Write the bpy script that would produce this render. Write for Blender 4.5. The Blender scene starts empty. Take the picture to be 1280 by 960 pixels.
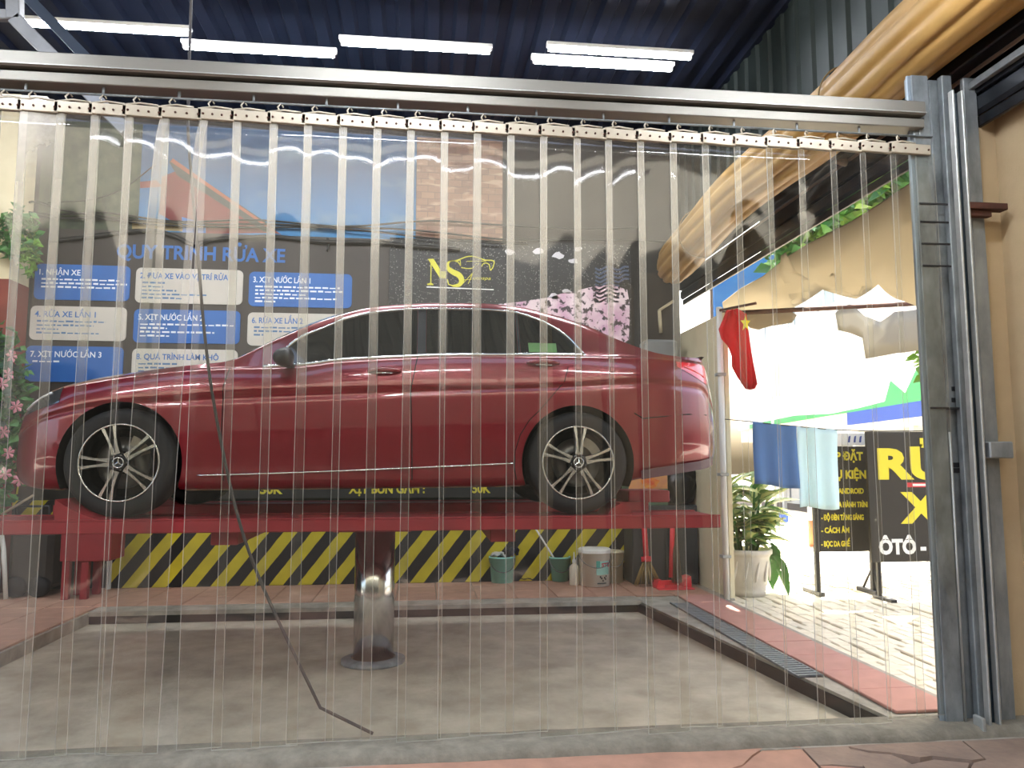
import bpy, bmesh, math, random
import numpy as np
from mathutils import Vector, Matrix, Euler

# ------------------------------------------------------------------ camera, sky, sun, exposure
S = bpy.context.scene
COL = S.collection
R = math.radians
F = 960.0                                   # focal length in pixels of the 1280x960 frame
YAW, PITCH, CAM_Z = R(6.5), math.atan(96/960), 1.35
_c = bpy.data.cameras.new('camera'); _c.sensor_width = 36; _c.lens = F/1280*36
_c.clip_start = .05; _c.clip_end = 400
CAM = bpy.data.objects.new('camera', _c); COL.objects.link(CAM)
CAM.location = (0, 0, CAM_Z); CAM.rotation_euler = (R(90)+PITCH, 0, -YAW)
S.camera = CAM
S.view_settings.view_transform = 'Standard'; S.view_settings.look = 'None'
S.view_settings.gamma = 1; S.view_settings.exposure = 0.9
S.view_settings.use_curve_mapping = False
S.cycles.transparent_max_bounces = 24; S.cycles.max_bounces = 10
S.cycles.caustics_reflective = False; S.cycles.caustics_refractive = False
S.cycles.sample_clamp_indirect = 6

W = bpy.data.worlds.new('sky'); S.world = W; W.use_nodes = True
_n = W.node_tree.nodes; _l = W.node_tree.links
_sky = _n.new('ShaderNodeTexSky'); _sky.sky_type = 'NISHITA'; _sky.sun_disc = False
_sky.sun_elevation = R(58); _sky.sun_rotation = R(31); _sky.dust_density = 7; _sky.air_density = 1
SKY_STRENGTH = 0.62
_n['Background'].inputs[1].default_value = SKY_STRENGTH
_l.new(_sky.outputs[0], _n['Background'].inputs[0])
_s = bpy.data.lights.new('sun', 'SUN'); _s.energy = 26; _s.angle = R(.6); _s.color = (1, .95, .86)
SUN = bpy.data.objects.new('sun', _s); COL.objects.link(SUN)
SUN.rotation_euler = Vector((-.30, -.50, -1.1)).to_track_quat('-Z', 'Y').to_euler()
BAY_TUBE, FRONT_TUBE, NEAR_FILL = 82.0, 30.0, 74.0            # emission strengths of the tubes; the near ones are added fill

# ------------------------------------------------------------------ helpers
random.seed(7)
_fw = Vector((math.sin(YAW)*math.cos(PITCH), math.cos(YAW)*math.cos(PITCH), math.sin(PITCH)))
_rt = Vector((math.cos(YAW), -math.sin(YAW), 0)); _up = _rt.cross(_fw)
def _ray(px, py): return _fw + _rt*((px-640)/F) - _up*((py-480)/F)
def onY(px, py, Y):
    d = _ray(px, py); t = Y/d.y; return Vector((d.x*t, Y, CAM_Z+d.z*t))
def onX(px, py, X):
    d = _ray(px, py); t = X/d.x; return Vector((X, d.y*t, CAM_Z+d.z*t))
def onZ(px, py, Z):
    d = _ray(px, py); t = (Z-CAM_Z)/d.z; return Vector((d.x*t, d.y*t, Z))

def lin(c):
    if isinstance(c, str):
        c = [int(c[i:i+2], 16)/255 for i in (0, 2, 4)]
    return tuple(x/12.92 if x <= .04045 else ((x+.055)/1.055)**2.4 for x in c[:3]) + (1,)

MATS = {}
def mat(name, col, rough=.6, metal=0, var=.0, scale=6.0, col2=None, bump=0, bscale=60, coat=0, spec=.5, emit=0, trans=0, stretch=None):
    """principled material; var mixes towards col2 (or a darker col) through noise in object space"""
    if name in MATS: return MATS[name]
    m = bpy.data.materials.new(name); m.use_nodes = True
    nt = m.node_tree; N = nt.nodes; L = nt.links; b = N['Principled BSDF']
    c = lin(col); b.inputs['Base Color'].default_value = c
    b.inputs['Roughness'].default_value = rough; b.inputs['Metallic'].default_value = metal
    b.inputs['Coat Weight'].default_value = coat; b.inputs['Coat Roughness'].default_value = .04
    b.inputs['Specular IOR Level'].default_value = spec
    if trans: b.inputs['Transmission Weight'].default_value = trans
    if emit:
        b.inputs['Emission Color'].default_value = c; b.inputs['Emission Strength'].default_value = emit
    tc = N.new('ShaderNodeTexCoord'); src = tc.outputs['Object']
    if stretch:
        mp = N.new('ShaderNodeMapping'); mp.inputs['Scale'].default_value = stretch
        L.new(src, mp.inputs[0]); src = mp.outputs[0]
    if var:
        nz = N.new('ShaderNodeTexNoise'); nz.inputs['Scale'].default_value = scale
        nz.inputs['Detail'].default_value = 6; nz.inputs['Roughness'].default_value = .65
        L.new(src, nz.inputs['Vector'])
        rp = N.new('ShaderNodeValToRGB'); rp.color_ramp.elements[0].position = .36; rp.color_ramp.elements[1].position = .66
        rp.color_ramp.elements[0].color = (0, 0, 0, 1); rp.color_ramp.elements[1].color = (var, var, var, 1)
        L.new(nz.outputs[0], rp.inputs[0])
        mx = N.new('ShaderNodeMix'); mx.data_type = 'RGBA'
        mx.inputs[6].default_value = c; mx.inputs[7].default_value = lin(col2) if col2 else tuple(x*.45 for x in c[:3])+(1,)
        L.new(rp.outputs[0], mx.inputs[0]); L.new(mx.outputs[2], b.inputs['Base Color'])
    if bump:
        n2 = N.new('ShaderNodeTexNoise'); n2.inputs['Scale'].default_value = bscale; n2.inputs['Detail'].default_value = 4
        L.new(src, n2.inputs['Vector'])
        bp = N.new('ShaderNodeBump'); bp.inputs['Strength'].default_value = bump; bp.inputs['Distance'].default_value = .01
        L.new(n2.outputs[0], bp.inputs['Height']); L.new(bp.outputs[0], b.inputs['Normal'])
    MATS[name] = m
    return m

ORIG = {}
def _props(o, label=None, cat=None, group=None, kind=None):
    if label: o['label'] = label
    if cat: o['category'] = cat
    if group: o['group'] = group
    if kind: o['kind'] = kind
    return o
def thing(name, label, cat, loc=(0, 0, 0), group=None, kind=None):
    o = bpy.data.objects.new(name, None); COL.objects.link(o); o.location = loc
    o.empty_display_size = .1
    ORIG[o.name] = Vector(loc)
    return _props(o, label, cat, group, kind)

class MB:
    def __init__(s): s.v = []; s.f = []; s.mi = []; s.sm = []; s.uv = None
    def add(s, vs, fs, mi=0, smooth=False):
        k = len(s.v); s.v += [tuple(v) for v in vs]
        for f in fs: s.f.append([i+k for i in f]); s.mi.append(mi); s.sm.append(smooth)
        return s
    def box(s, x0, x1, y0, y1, z0, z1, mi=0, M=None):
        vs = [Vector((x, y, z)) for z in (z0, z1) for y in (y0, y1) for x in (x0, x1)]
        if M: vs = [M @ v for v in vs]
        return s.add(vs, [(0, 2, 3, 1), (4, 5, 7, 6), (0, 1, 5, 4), (2, 6, 7, 3), (0, 4, 6, 2), (1, 3, 7, 5)], mi)
    def bbox(s, x0, x1, y0, y1, z0, z1, b=.006, mi=0, M=None):
        """box with chamfered edges"""
        bm = bmesh.new(); bmesh.ops.create_cube(bm, size=1)
        for v in bm.verts:
            v.co = Vector((x0+(x1-x0)*(v.co.x+.5), y0+(y1-y0)*(v.co.y+.5), z0+(z1-z0)*(v.co.z+.5)))
        b = min(b, .45*min(abs(x1-x0), abs(y1-y0), abs(z1-z0)))
        bmesh.ops.bevel(bm, geom=bm.edges[:], offset=b, segments=1, affect='EDGES')
        bm.verts.index_update()
        vs = [(M @ v.co if M else v.co.copy()) for v in bm.verts]
        s.add(vs, [[v.index for v in f.verts] for f in bm.faces], mi); bm.free(); return s
    def tube(s, pts, r, n=8, mi=0, caps=True, smooth=True):
        pts = [Vector(p) for p in pts]; m = len(pts); rr = r if hasattr(r, '__len__') else [r]*m
        t0 = (pts[1]-pts[0]).normalized()
        a = t0.orthogonal().normalized(); vs = []
        for i, p in enumerate(pts):
            t = ((pts[min(i+1, m-1)]-pts[max(i-1, 0)])).normalized()
            a = (a - t*a.dot(t)).normalized(); b = t.cross(a)
            for k in range(n):
                w = 2*math.pi*k/n; vs.append(p+(a*math.cos(w)+b*math.sin(w))*rr[i])
        fs = [(i*n+k, i*n+(k+1) % n, (i+1)*n+(k+1) % n, (i+1)*n+k) for i in range(m-1) for k in range(n)]
        s.add(vs, fs, mi, smooth)
        if caps:
            k0 = len(s.v)-n*m
            s.f.append([k0+k for k in range(n)][::-1]); s.mi.append(mi); s.sm.append(False)
            s.f.append([k0+(m-1)*n+k for k in range(n)]); s.mi.append(mi); s.sm.append(False)
        return s
    def lathe(s, prof, c=(0, 0, 0), n=24, mi=0, axis='z', smooth=True, closed=False):
        """prof: list of (radius, height)"""
        vs = []; c = Vector(c)
        for r, h in prof:
            for k in range(n):
                w = 2*math.pi*k/n; x, y = r*math.cos(w), r*math.sin(w)
                vs.append(c+(Vector((x, y, h)) if axis == 'z' else Vector((x, h, y)) if axis == 'y' else Vector((h, x, y))))
        m = len(prof)
        rng = range(m) if closed else range(m-1)
        fs = [(i*n+k, i*n+(k+1) % n, ((i+1) % m)*n+(k+1) % n, ((i+1) % m)*n+k) for i in rng for k in range(n)]
        return s.add(vs, fs, mi, smooth)
    def prism(s, poly, a, b, mi=0, plane='xz', M=None):
        """extrude a polygon given in a plane between the two values of the third axis"""
        def P(u, v, w): 
            q = Vector((u, w, v)) if plane == 'xz' else Vector((u, v, w)) if plane == 'xy' else Vector((w, u, v))
            return M @ q if M else q
        n = len(poly); vs = [P(u, v, a) for u, v in poly]+[P(u, v, b) for u, v in poly]
        fs = [list(range(n)), list(range(2*n-1, n-1, -1))]+[(i, i+n, (i+1) % n+n, (i+1) % n) for i in range(n)]
        return s.add(vs, fs, mi)
    def grid(s, P, mi=0, smooth=True):
        """P: rows of points"""
        m, n = len(P), len(P[0]); vs = [p for row in P for p in row]
        return s.add(vs, [(i*n+j, i*n+j+1, (i+1)*n+j+1, (i+1)*n+j) for i in range(m-1) for j in range(n-1)], mi, smooth)
    def mesh(s, name, mats, off=Vector()):
        me = bpy.data.meshes.new(name)
        me.from_pydata([tuple(Vector(v)-off) for v in s.v], [], s.f)
        for m in (mats if isinstance(mats, (list, tuple)) else [mats]): me.materials.append(m)
        me.polygons.foreach_set('material_index', s.mi); me.polygons.foreach_set('use_smooth', s.sm)
        if s.uv:
            u = me.uv_layers.new(name='UVMap')
            for lp in me.loops: u.data[lp.index].uv = s.uv[lp.vertex_index]
        me.update(); return me
    def build(s, name, mats, parent=None, label=None, cat=None, group=None, kind=None, fixn=True):
        if parent is not None: off = ORIG[parent.name]
        else:
            a = np.array([tuple(v) for v in s.v]); lo, hi = a.min(0), a.max(0)
            off = Vector(((lo[0]+hi[0])/2, (lo[1]+hi[1])/2, lo[2]))
        me = s.mesh(name, mats, off)
        if fixn:
            bm = bmesh.new(); bm.from_mesh(me); bmesh.ops.recalc_face_normals(bm, faces=bm.faces[:]); bm.to_mesh(me); bm.free()
        o = bpy.data.objects.new(name, me); COL.objects.link(o)
        if parent is not None: o.parent = parent
        else: o.location = off
        ORIG[o.name] = off
        return _props(o, label, cat, group, kind)

def solidify(o, t):
    m = o.modifiers.new('s', 'SOLIDIFY'); m.thickness = t; m.offset = 0; return o
def tree_copy(o, parent=None):
    c = o.copy(); COL.objects.link(c)
    if parent is not None: c.parent = parent
    ORIG[c.name] = ORIG[o.name]
    for ch in list(o.children): tree_copy(ch, c)
    return c
def inst(src, name, parent, loc, rot=(0, 0, 0), sc=(1, 1, 1)):
    """an object sharing src's mesh (verts about its own origin), placed in the frame of parent"""
    o = bpy.data.objects.new(name, src); COL.objects.link(o)
    o.parent = parent; o.location = Vector(loc)-(ORIG[parent.name] if parent else Vector()); o.rotation_euler = rot; o.scale = sc
    ORIG[o.name] = Vector(loc); return o

_txt = {}
def text_mesh(txt, size, bold=.0, shear=0, sx=1.0, depth=.002, spacing=1.0):
    cu = bpy.data.curves.new('t', 'FONT'); cu.body = txt; cu.size = size; cu.extrude = depth; cu.offset = bold*size
    cu.shear = shear; cu.resolution_u = 3; cu.space_character = spacing; cu.align_x = 'LEFT'
    ob = bpy.data.objects.new('t', cu); COL.objects.link(ob)
    dg = bpy.context.evaluated_depsgraph_get()
    me = bpy.data.meshes.new_from_object(ob.evaluated_get(dg))
    bpy.data.objects.remove(ob); bpy.data.curves.remove(cu)
    for v in me.vertices: v.co.x *= sx
    return me
def lettering(txt, x, y, z, size, m, parent, width=None, bold=.02, shear=0, name='lettering', depth=.0015, M=None):
    """text in the plane facing -Y, its left end of the baseline at (x, y, z); width fits it"""
    me = text_mesh(txt, size, bold, shear, 1, depth)
    xs = [v.co.x for v in me.vertices]
    k = width/(max(xs)-min(xs)) if width else 1; x0 = min(xs)
    off = ORIG[parent.name]
    for v in me.vertices:
        p = Vector((x+(v.co.x-x0)*k, y-v.co.z, z+v.co.y))
        if M: p = M @ p
        v.co = p-off
    me.materials.clear(); me.materials.append(m); me.name = name
    o = bpy.data.objects.new(name, me); COL.objects.link(o); o.parent = parent; ORIG[o.name] = off
    return o

# ------------------------------------------------------------------ materials
M_conc = mat('concrete', 'a8a294', .85, var=.6, scale=5, col2='5f5b52', bump=.3, bscale=40)
M_sill = mat('sill_concrete', '8b8677', .9, var=.7, scale=9, col2='625d50', bump=.5, bscale=50)
M_pit = mat('pit_concrete', 'c2b9a4', .8, var=.8, scale=3, col2='958c79', bump=.25, bscale=30)
M_tile = mat('red_tile', 'b48a74', .7, var=.6, scale=7, col2='967260', bump=.15, bscale=60)
M_tile2 = mat('pink_tile', 'b58276', .7, var=.5, scale=6, col2='9a6f64', bump=.15, bscale=60)
M_crack = mat('cracked_tile', '96806f', .8, var=.8, scale=6, col2='7a6a5f', bump=.4, bscale=30)
M_joint = mat('joint', '4a4038', .95)
M_paver = mat('paver', 'e4dac4', .85, var=.5, scale=9, col2='c4b69c', bump=.3, bscale=60)
M_galv = mat('galvanised', '9aa1a3', .5, .35, var=.7, scale=5, col2='4d5358', bump=.05, stretch=(1, 1, .4))
M_galvd = mat('galvanised_dark', '8c9496', .55, .3, var=.8, scale=6, col2='474d50', stretch=(1, 1, .5))
M_galvl = mat('galvanised_light', 'b6bab6', .45, .5, var=.4, scale=8)
M_blue = mat('blue_slot', '26343c', .4, .3)
M_beam = mat('beam_steel', '85837b', .5, .5, var=.5, scale=4, col2='6f6d66', stretch=(.3, 1, 1))
M_plate = mat('hanger_plate', 'b9b2a0', .45, .25, var=.3, scale=10, col2='a59d8a')
M_dark = mat('dark_hole', '1c1a18', .6)
M_beige = mat('beige_wall', 'b9a684', .9, var=.4, scale=2.5, col2='a08f70', bump=.12, bscale=80)
M_cream = mat('cream_wall', 'ece0bd', .9, var=.45, scale=3, col2='d2c49c', bump=.12, bscale=70)
M_redw = mat('red_wall', '8a4136', .85, var=.4, scale=4, col2='6d332c')
M_rust = mat('rusty_steel', '5a372c', .75, .3, var=.6, scale=12, col2='2d2320')
M_black = mat('black_steel', '14171c', .45, .3, var=.3, scale=5)
M_navy = mat('navy_deck', '121b2e', .6, .2)
M_wallb = mat('dark_back_wall', '25221f', .8, var=.4, scale=3, col2='15130f')
M_red = mat('lift_red', '8f1e27', .55, var=.4, scale=6, col2='6d171e')
M_chrome = mat('chrome', 'dfe1e2', .12, 1)
M_post = mat('piston_chrome', 'cfd0cf', .17, 1)
M_rubber = mat('rubber', '17171a', .75, bump=.15, bscale=90)
M_bpl = mat('black_plastic', '121316', .4)
M_tarp = mat('tan_tarp', 'b08c4e', .6, var=.7, scale=3, col2='7d5c2c', stretch=(1, .3, 1))
M_canv = mat('canvas', '97866b', .9, var=.4, scale=3, col2='7d6f58')
M_sheer = mat('sheer_grey', 'a9a79f', .9, var=.5, scale=5, col2='8a877e')
M_hose = mat('grey_hose', '413c38', .6)
M_cable = mat('black_cable', '15130f', .6)
M_white = mat('white_paint', 'e6e4de', .6)
M_yel = mat('sign_yellow', 'f0e03a', .6)
M_yel2 = mat('wall_yellow', 'd8c83a', .7, var=.3, scale=12)
M_wtxt = mat('sign_white', 'f4f4f0', .6)
M_signb = mat('sign_black', '24231f', .6, var=.2, scale=8)

# ------------------------------------------------------------------ the setting: ground, floors, walls
def struct(mb, name, m, parent=None): return mb.build(name, m, parent, kind=None if parent else 'structure')
PY0, PY1 = 3.93, 7.42                        # the shallow pit under the lift
g = MB().box(-60, 60, -60, 80, -.5, -.13); struct(g, 'ground', mat('road', '9b968c', .9, var=.4, scale=1.5))
struct(MB().box(-40, 40, -60, -1.2, -.129, -.05), 'yard', mat('asphalt', '1a1918', .95, var=.4, scale=3, spec=.0))  # unseen dark yard, added to cut the glare mirrored in the strips
def slab(poly, z0, z1): return MB().prism(poly, z0, z1, plane='xy')
# floor of the bay around the pit
fl = MB()
fl.prism([(-9, 7.42), (3.05, 7.42), (3.05, 9), (-9, 9)], -.13, .0, plane='xy')
fl.prism([(-9, 3.6), (-2.95, 3.6), (-2.95, 7.42), (-9, 7.42)], -.13, .0, plane='xy')
fl.prism([(2.50, 3.6), (2.95, 3.6), (2.95, 7.42), (2.08, 7.42)], -.13, .0, plane='xy')
fl.prism([(-2.95, 3.6), (2.5, 3.6), (2.47, 3.93), (-2.95, 3.93)], -.13, .0, plane='xy')
floor = struct(fl, 'floor', [M_conc])
pit = slab([(-2.95, 3.9), (2.5, 3.9), (2.08, 7.45), (-2.95, 7.45)], -.14, -.10)
struct(pit, 'floor_pit', M_pit)
# riser faces of the pit, their shade painted dark
rs = MB().box(-2.95, 2.08, 7.40, 7.424, -.10, -.028)
rs.prism([(2.10, 7.42), (2.062, 7.42), (2.452, 3.95), (2.49, 3.95)], -.10, -.02, plane='xy')
struct(rs, 'trim_pit', mat('shaded_riser', '2f2b26', .5, var=.4, scale=10))
nos = MB().box(-2.95, 2.1, 7.36, 7.62, -.026, .012)
struct(nos, 'trim_nosing', M_conc)
# tiles: back ledge, the path along the open side, the left part of the bay
_tile_me = {}
def tile_mesh(w, d, h=.02, key='t', m=M_tile):
    k = (round(w, 3), round(d, 3), m.name)
    if k not in _tile_me: _tile_me[k] = MB().bbox(-w/2, w/2, -d/2, d/2, 0, h, .004).mesh('tile', m)
    return _tile_me[k]
def tiles(xs, ys, m, parent, z=.0, gap=.008, name='floor_tile', h=.018):
    for i in range(len(xs)-1):
        for j in range(len(ys)-1):
            w, d = xs[i+1]-xs[i]-gap, ys[j+1]-ys[j]-gap
            o = inst(tile_mesh(w, d, h, m=m), name, parent, ((xs[i]+xs[i+1])/2, (ys[j]+ys[j+1])/2, z+random.uniform(-.002, .002)))
            o.rotation_euler = (random.uniform(-.002, .002), random.uniform(-.002, .002), 0)
ar = lambda a, b, n: [a+(b-a)*i/n for i in range(n+1)]
tiles(ar(-4.6, 2.9, 19), [7.62, 8.02, 8.42, 8.7], M_tile, floor)
tiles(ar(2.52, 2.9, 1), ar(4.0, 7.6, 9), M_tile2, floor)
tiles(ar(-4.75, -2.97, 4), ar(4.0, 7.6, 8), M_tile, floor)
# drain grating with bars
gr = thing('drain_grate', 'slotted steel floor drain grate beside the red tile path', 'grate', (2.42, 6.1, .0))
bar = MB().box(-.075, .075, -.012, .012, 0, .012).mesh('bar', M_galvd)
gf = MB(); gf.box(2.335, 2.345, 4.72, 7.25, .0, .014); gf.box(2.495, 2.505, 4.72, 7.25, .0, .014)
gf.build('frame', M_galvd, gr); MB().box(2.345, 2.495, 4.72, 7.25, .0005, .003).build('channel', M_dark, gr)
k = 0; y = 4.75
while y < 7.22:
    inst(bar, 'bar', gr, (2.42, y, .001)); y += .05

# outside paving, interlocked blocks in rows along Y
pv = MB().box(2.9, 12, 1.5, 30, -.13, -.035); pave = struct(pv, 'pavement', M_joint)
cands = []
bw, bl = .112, .225
for i in range(64):
    for j in range(90):
        x = 2.96+bw*(i+.5)+.02*math.sin(j*1.3+i); yy = 2.4+bl*(j+.5*(i % 2))
        v = Vector((x, yy, 0))-Vector((0, 0, CAM_Z)); d = v.dot(_fw)
        if d < 1: continue
        px, py = 640+F*v.dot(_rt)/d, 480-F*v.dot(_up)/d
        if px < 880 or px > 1260: continue
        cands.append((d, x, yy))
cands.sort()
pvm = [MB().bbox(-bw/2+.004, bw/2-.004, -bl/2+.004, bl/2-.004, -.05, 0, .008).mesh('paver', M_paver)]
for d, x, yy in cands[:295]:
    inst(pvm[0], 'paver', pave, (x, yy, -.012+random.uniform(-.005, .004)), (random.uniform(-.012, .012), random.uniform(-.02, .02), random.uniform(-.03, .03)))
rest = MB()
for d, x, yy in cands[295:2600]:
    rest.box(x-bw/2+.004, x+bw/2-.004, yy-bl/2+.004, yy+bl/2-.004, -.05, -.012+random.uniform(-.004, .004))
rest.build('paver_field', M_paver, pave, kind='stuff')
pe = MB().box(2.905, 2.955, 3.7, 8.9, -.05, .006); struct(pe, 'trim_path', M_conc)

# threshold and the cracked floor on the near side
sl = MB(); n = 60
rows = []
for i in range(n+1):
    x = -6+9.15*i/n
    j = lambda: random.uniform(-.008, .008)
    rows.append([Vector((x, 3.615+j(), -.02)), Vector((x, 3.625+j(), .02+j()*.3)), Vector((x, 3.655+j(), .045+j()*.3)), Vector((x, 3.84, .048+j()*.3)), Vector((x, 3.9+j(), -.02))])
sl.grid(rows); struct(sl, 'trim_threshold', M_sill)
ff = MB().box(-8, 3.4, -1.2, 3.62, -.13, -.03); ffo = struct(ff, 'floor_front', M_joint)
def piece(poly, m=M_crack, z=0, nm='floor_tile'):
    c = Vector((sum(p[0] for p in poly)/len(poly), sum(p[1] for p in poly)/len(poly)))
    a, b = random.uniform(-.01, .01), random.uniform(-.01, .01)
    q = [((p[0]-c.x)*.999+c.x, (p[1]-c.y)*.999+c.y) for p in poly]
    mb = MB().prism(q, -.03, z, plane='xy')
    mb.v = [(v[0], v[1], v[2]+(v[0]-c.x)*a+(v[1]-c.y)*b) for v in mb.v]
    return mb.build(nm, m, ffo)
# broken tiles in front of the threshold, whole ones further back
Z = lambda px, py: tuple(onZ(px, py, 0).xy)
cr = [Z(990, 925), Z(1002, 935), Z(1022, 956), Z(1045, 985)]
cr2 = [Z(1060, 934), Z(1085, 939), Z(1112, 941), Z(1130, 944), Z(1145, 950), Z(1165, 945), Z(1215, 950), Z(1285, 955)]
e0 = 3.6
piece([(-.6, e0), cr[0], cr[1], Z(960, 931), Z(940, 944), Z(928, 956), (.9, 3.2), (-.6, 3.2)], M_tile)
piece([Z(961, 931.6), (cr[1][0]-.002, cr[1][1]-.002), (cr[2][0]-.003, cr[2][1]), (cr[3][0]-.01, cr[3][1]-.03), (1.2, 3.2), (.905, 3.2), Z(929, 956.5), Z(941, 945)], M_tile, -.003)
piece([(cr[0][0]+.005, e0), (Z(1058, 922)[0], e0), cr2[0], Z(1076, 946), Z(1079, 958), Z(1040, 955), (cr[2][0]+.008, cr[2][1]), (cr[1][0]+.005, cr[1][1])], M_crack)
piece([(cr[2][0]+.010, cr[2][1]-.004), Z(1041, 956.5), Z(1079, 959.5), (1.95, 3.2), (1.4, 3.2), (cr[3][0]+.01, cr[3][1])], M_tile, -.004)
piece([(Z(1060, 922)[0], e0), (2.6, e0), Z(1230, 948), cr2[6], cr2[5], Z(1150, 947), cr2[3], cr2[2], cr2[1], (cr2[0][0]+.006, cr2[0][1]-.002)], M_crack, .002)
piece([(cr2[0][0]+.010, cr2[0][1]-.008), (cr2[1][0], cr2[1][1]-.006), (cr2[2][0], cr2[2][1]-.006), Z(1128, 947.5), Z(1140, 954), Z(1168, 948), Z(1212, 952), (2.31, 3.2), (1.96, 3.2), Z(1082, 960)], M_crack, -.004)
piece([(2.61, e0), (3.3, e0), (3.3, 3.2), (2.32, 3.2), Z(1217, 953), Z(1233, 949)], M_crack, -.001)
tiles(ar(-4.6, -.6, 8), [3.2, 3.6], M_tile, ffo, z=-.02)
tiles(ar(-4.6, 3.3, 14), ar(.0, 3.2, 6), M_tile, ffo, z=-.02)

# back wall, side walls, ceilings
struct(MB().box(-9, 3.0, 8.715, 8.95, -.1, 5.35), 'wall_back', M_wallb)
struct(MB().box(3.02, 3.065, 7.45, 8.95, -.1, 2.86), 'wall_right', M_cream)
wl = MB().box(-9.2, -9, 3.6, 8.95, -.1, 5.35); struct(wl, 'wall_left', M_wallb)
# beige wall beside the door frame: a short return and the wall running back past the camera
wr = MB(); Xc = onY(1268, 540, 3.78).x; Xw = onY(1236, 540, 3.78).x
wr.box(Xw, Xc+.25, 3.78, 4.0, -.05, 3.32); wr.box(Xc, Xc+.25, -1.5, 3.79, -.05, 3.32)
struct(wr, 'wall_front', M_beige)
us = MB(); yy_ = 3.0
while yy_ < 8.9:
    us.prism([(3.02, yy_), (3.02, yy_+.10), (3.045, yy_+.125), (3.045, yy_+.225), (3.02, yy_+.25), (3.06, yy_+.25), (3.06, yy_)], 3.86, 5.26, plane='xy'); yy_ += .25
struct(us, 'wall_right_upper', mat('green_sheet', '2a3432', .6, .2, var=.3, scale=3))
dk = MB()
prof = []
x = -9
while x < 4.1:
    prof += [(x, 5.2), (x+.09, 5.2), (x+.12, 5.25), (x+.21, 5.25), (x+.24, 5.2)]; x += .25
for i in range(len(prof)-1):
    (a, za), (b, zb) = prof[i], prof[i+1]
    if b > a: dk.add([(a, 3.2, za), (b, 3.2, zb), (b, 9, zb), (a, 9, za)], [(0, 1, 2, 3)])
dk.box(-9, 4.22, 3.0, 11.5, 5.27, 5.3); dk.box(4.16, 4.22, 3.0, 9, 4.0, 5.27)  # overhang and drop panel added out of view to keep sun off the floor
struct(dk, 'ceiling', M_navy)
struct(MB().box(-9, 3.3, .95, 3.0, 4.05, 4.15), 'ceiling_front', mat('front_ceiling', 'd9d7d0', .8, var=.2, scale=2))

# left pillar, cream above and red below
pl = thing('pillar', 'cream pillar painted brick red below, at the end of the price board', 'pillar', (-4.75, 8.45, 0), kind='structure')
zr = onY(20, 349, 8.3).z
MB().box(-5.3, -4.27, 8.3, 8.7, zr, 5.2).build('upper_paint', M_cream, pl)
MB().box(-5.31, -4.265, 8.295, 8.7, 0, zr).build('lower_paint', M_redw, pl)

# ------------------------------------------------------------------ the car (local frame: front at -x, near side at -y, z=0 under the tyres)
M_paint = mat('red_paint', '7a0f20', .28, .3, coat=1)
M_glass = mat('tinted_glass', '0c1110', .05, spec=.6, coat=.3)
M_lampg = mat('lamp_glass', '6d7074', .08, .6, var=.7, scale=14, col2='17181a', coat=1)
M_tail = mat('tail_lamp', 'e3202c', .15, coat=1)
M_rimf = mat('rim_machined', 'd9d6cf', .25, .85)
M_rimd = mat('rim_dark', '1b1c1e', .35, .5)
M_brake = mat('brake_disc', '6b6a68', .4, .8)
M_lining = mat('wheel_house', '0b0b0c', .9)

def pchip(xs, ys):
    xs = np.array(xs, float); ys = np.array(ys, float); h = np.diff(xs); d = np.diff(ys)/h
    m = np.zeros(len(xs)); m[0] = d[0]; m[-1] = d[-1]
    for i in range(1, len(xs)-1):
        if d[i-1]*d[i] > 0:
            w1, w2 = 2*h[i]+h[i-1], h[i]+2*h[i-1]
            m[i] = (w1+w2)/(w1/d[i-1]+w2/d[i])
    def f(x):
        x = min(max(x, xs[0]), xs[-1]); i = min(max(int(np.searchsorted(xs, x))-1, 0), len(xs)-2)
        t = (x-xs[i])/h[i]; t2, t3 = t*t, t*t*t
        return float((2*t3-3*t2+1)*ys[i]+(t3-2*t2+t)*h[i]*m[i]+(-2*t3+3*t2)*ys[i+1]+(t3-t2)*h[i]*m[i+1])
    return f
def cv(*p): return pchip([a for a, b in p], [b for a, b in p])
HUBF, HUBR, HZ, ARCH, TYRE = -1.42, 1.42, .335, .372, .333
c_zb = cv((-2.21, .30), (-2.12, .22), (-1.9, .17), (-1, .165), (0, .17), (1, .18), (1.75, .205), (1.85, .225), (2.13, .265), (2.4, .31), (2.5, .39), (2.53, .45))
c_W = cv((-2.21, .22), (-2.195, .40), (-2.16, .56), (-2.10, .68), (-2.02, .765), (-1.9, .835), (-1.7, .88), (-1.45, .9), (-.5, .897), (.5, .902), (1.2, .905), (1.5, .90), (1.75, .885), (2.0, .85), (2.2, .79), (2.35, .71), (2.44, .61), (2.5, .46), (2.53, .25))
c_belt = cv((-2.21, .52), (-2.15, .59), (-2.06, .68), (-1.98, .735), (-1.88, .785), (-1.75, .825), (-1.635, .845), (-1.39, .885), (-1.09, .922), (-.84, .94), (-.46, .952), (-.325, .964), (-.15, .99), (.26, 1.02), (.57, 1.035), (.78, 1.039), (1.45, 1.05), (1.8, 1.052), (2.2, 1.045), (2.36, 1.035), (2.40, .97), (2.45, .83), (2.5, .71), (2.53, .60))
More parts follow.
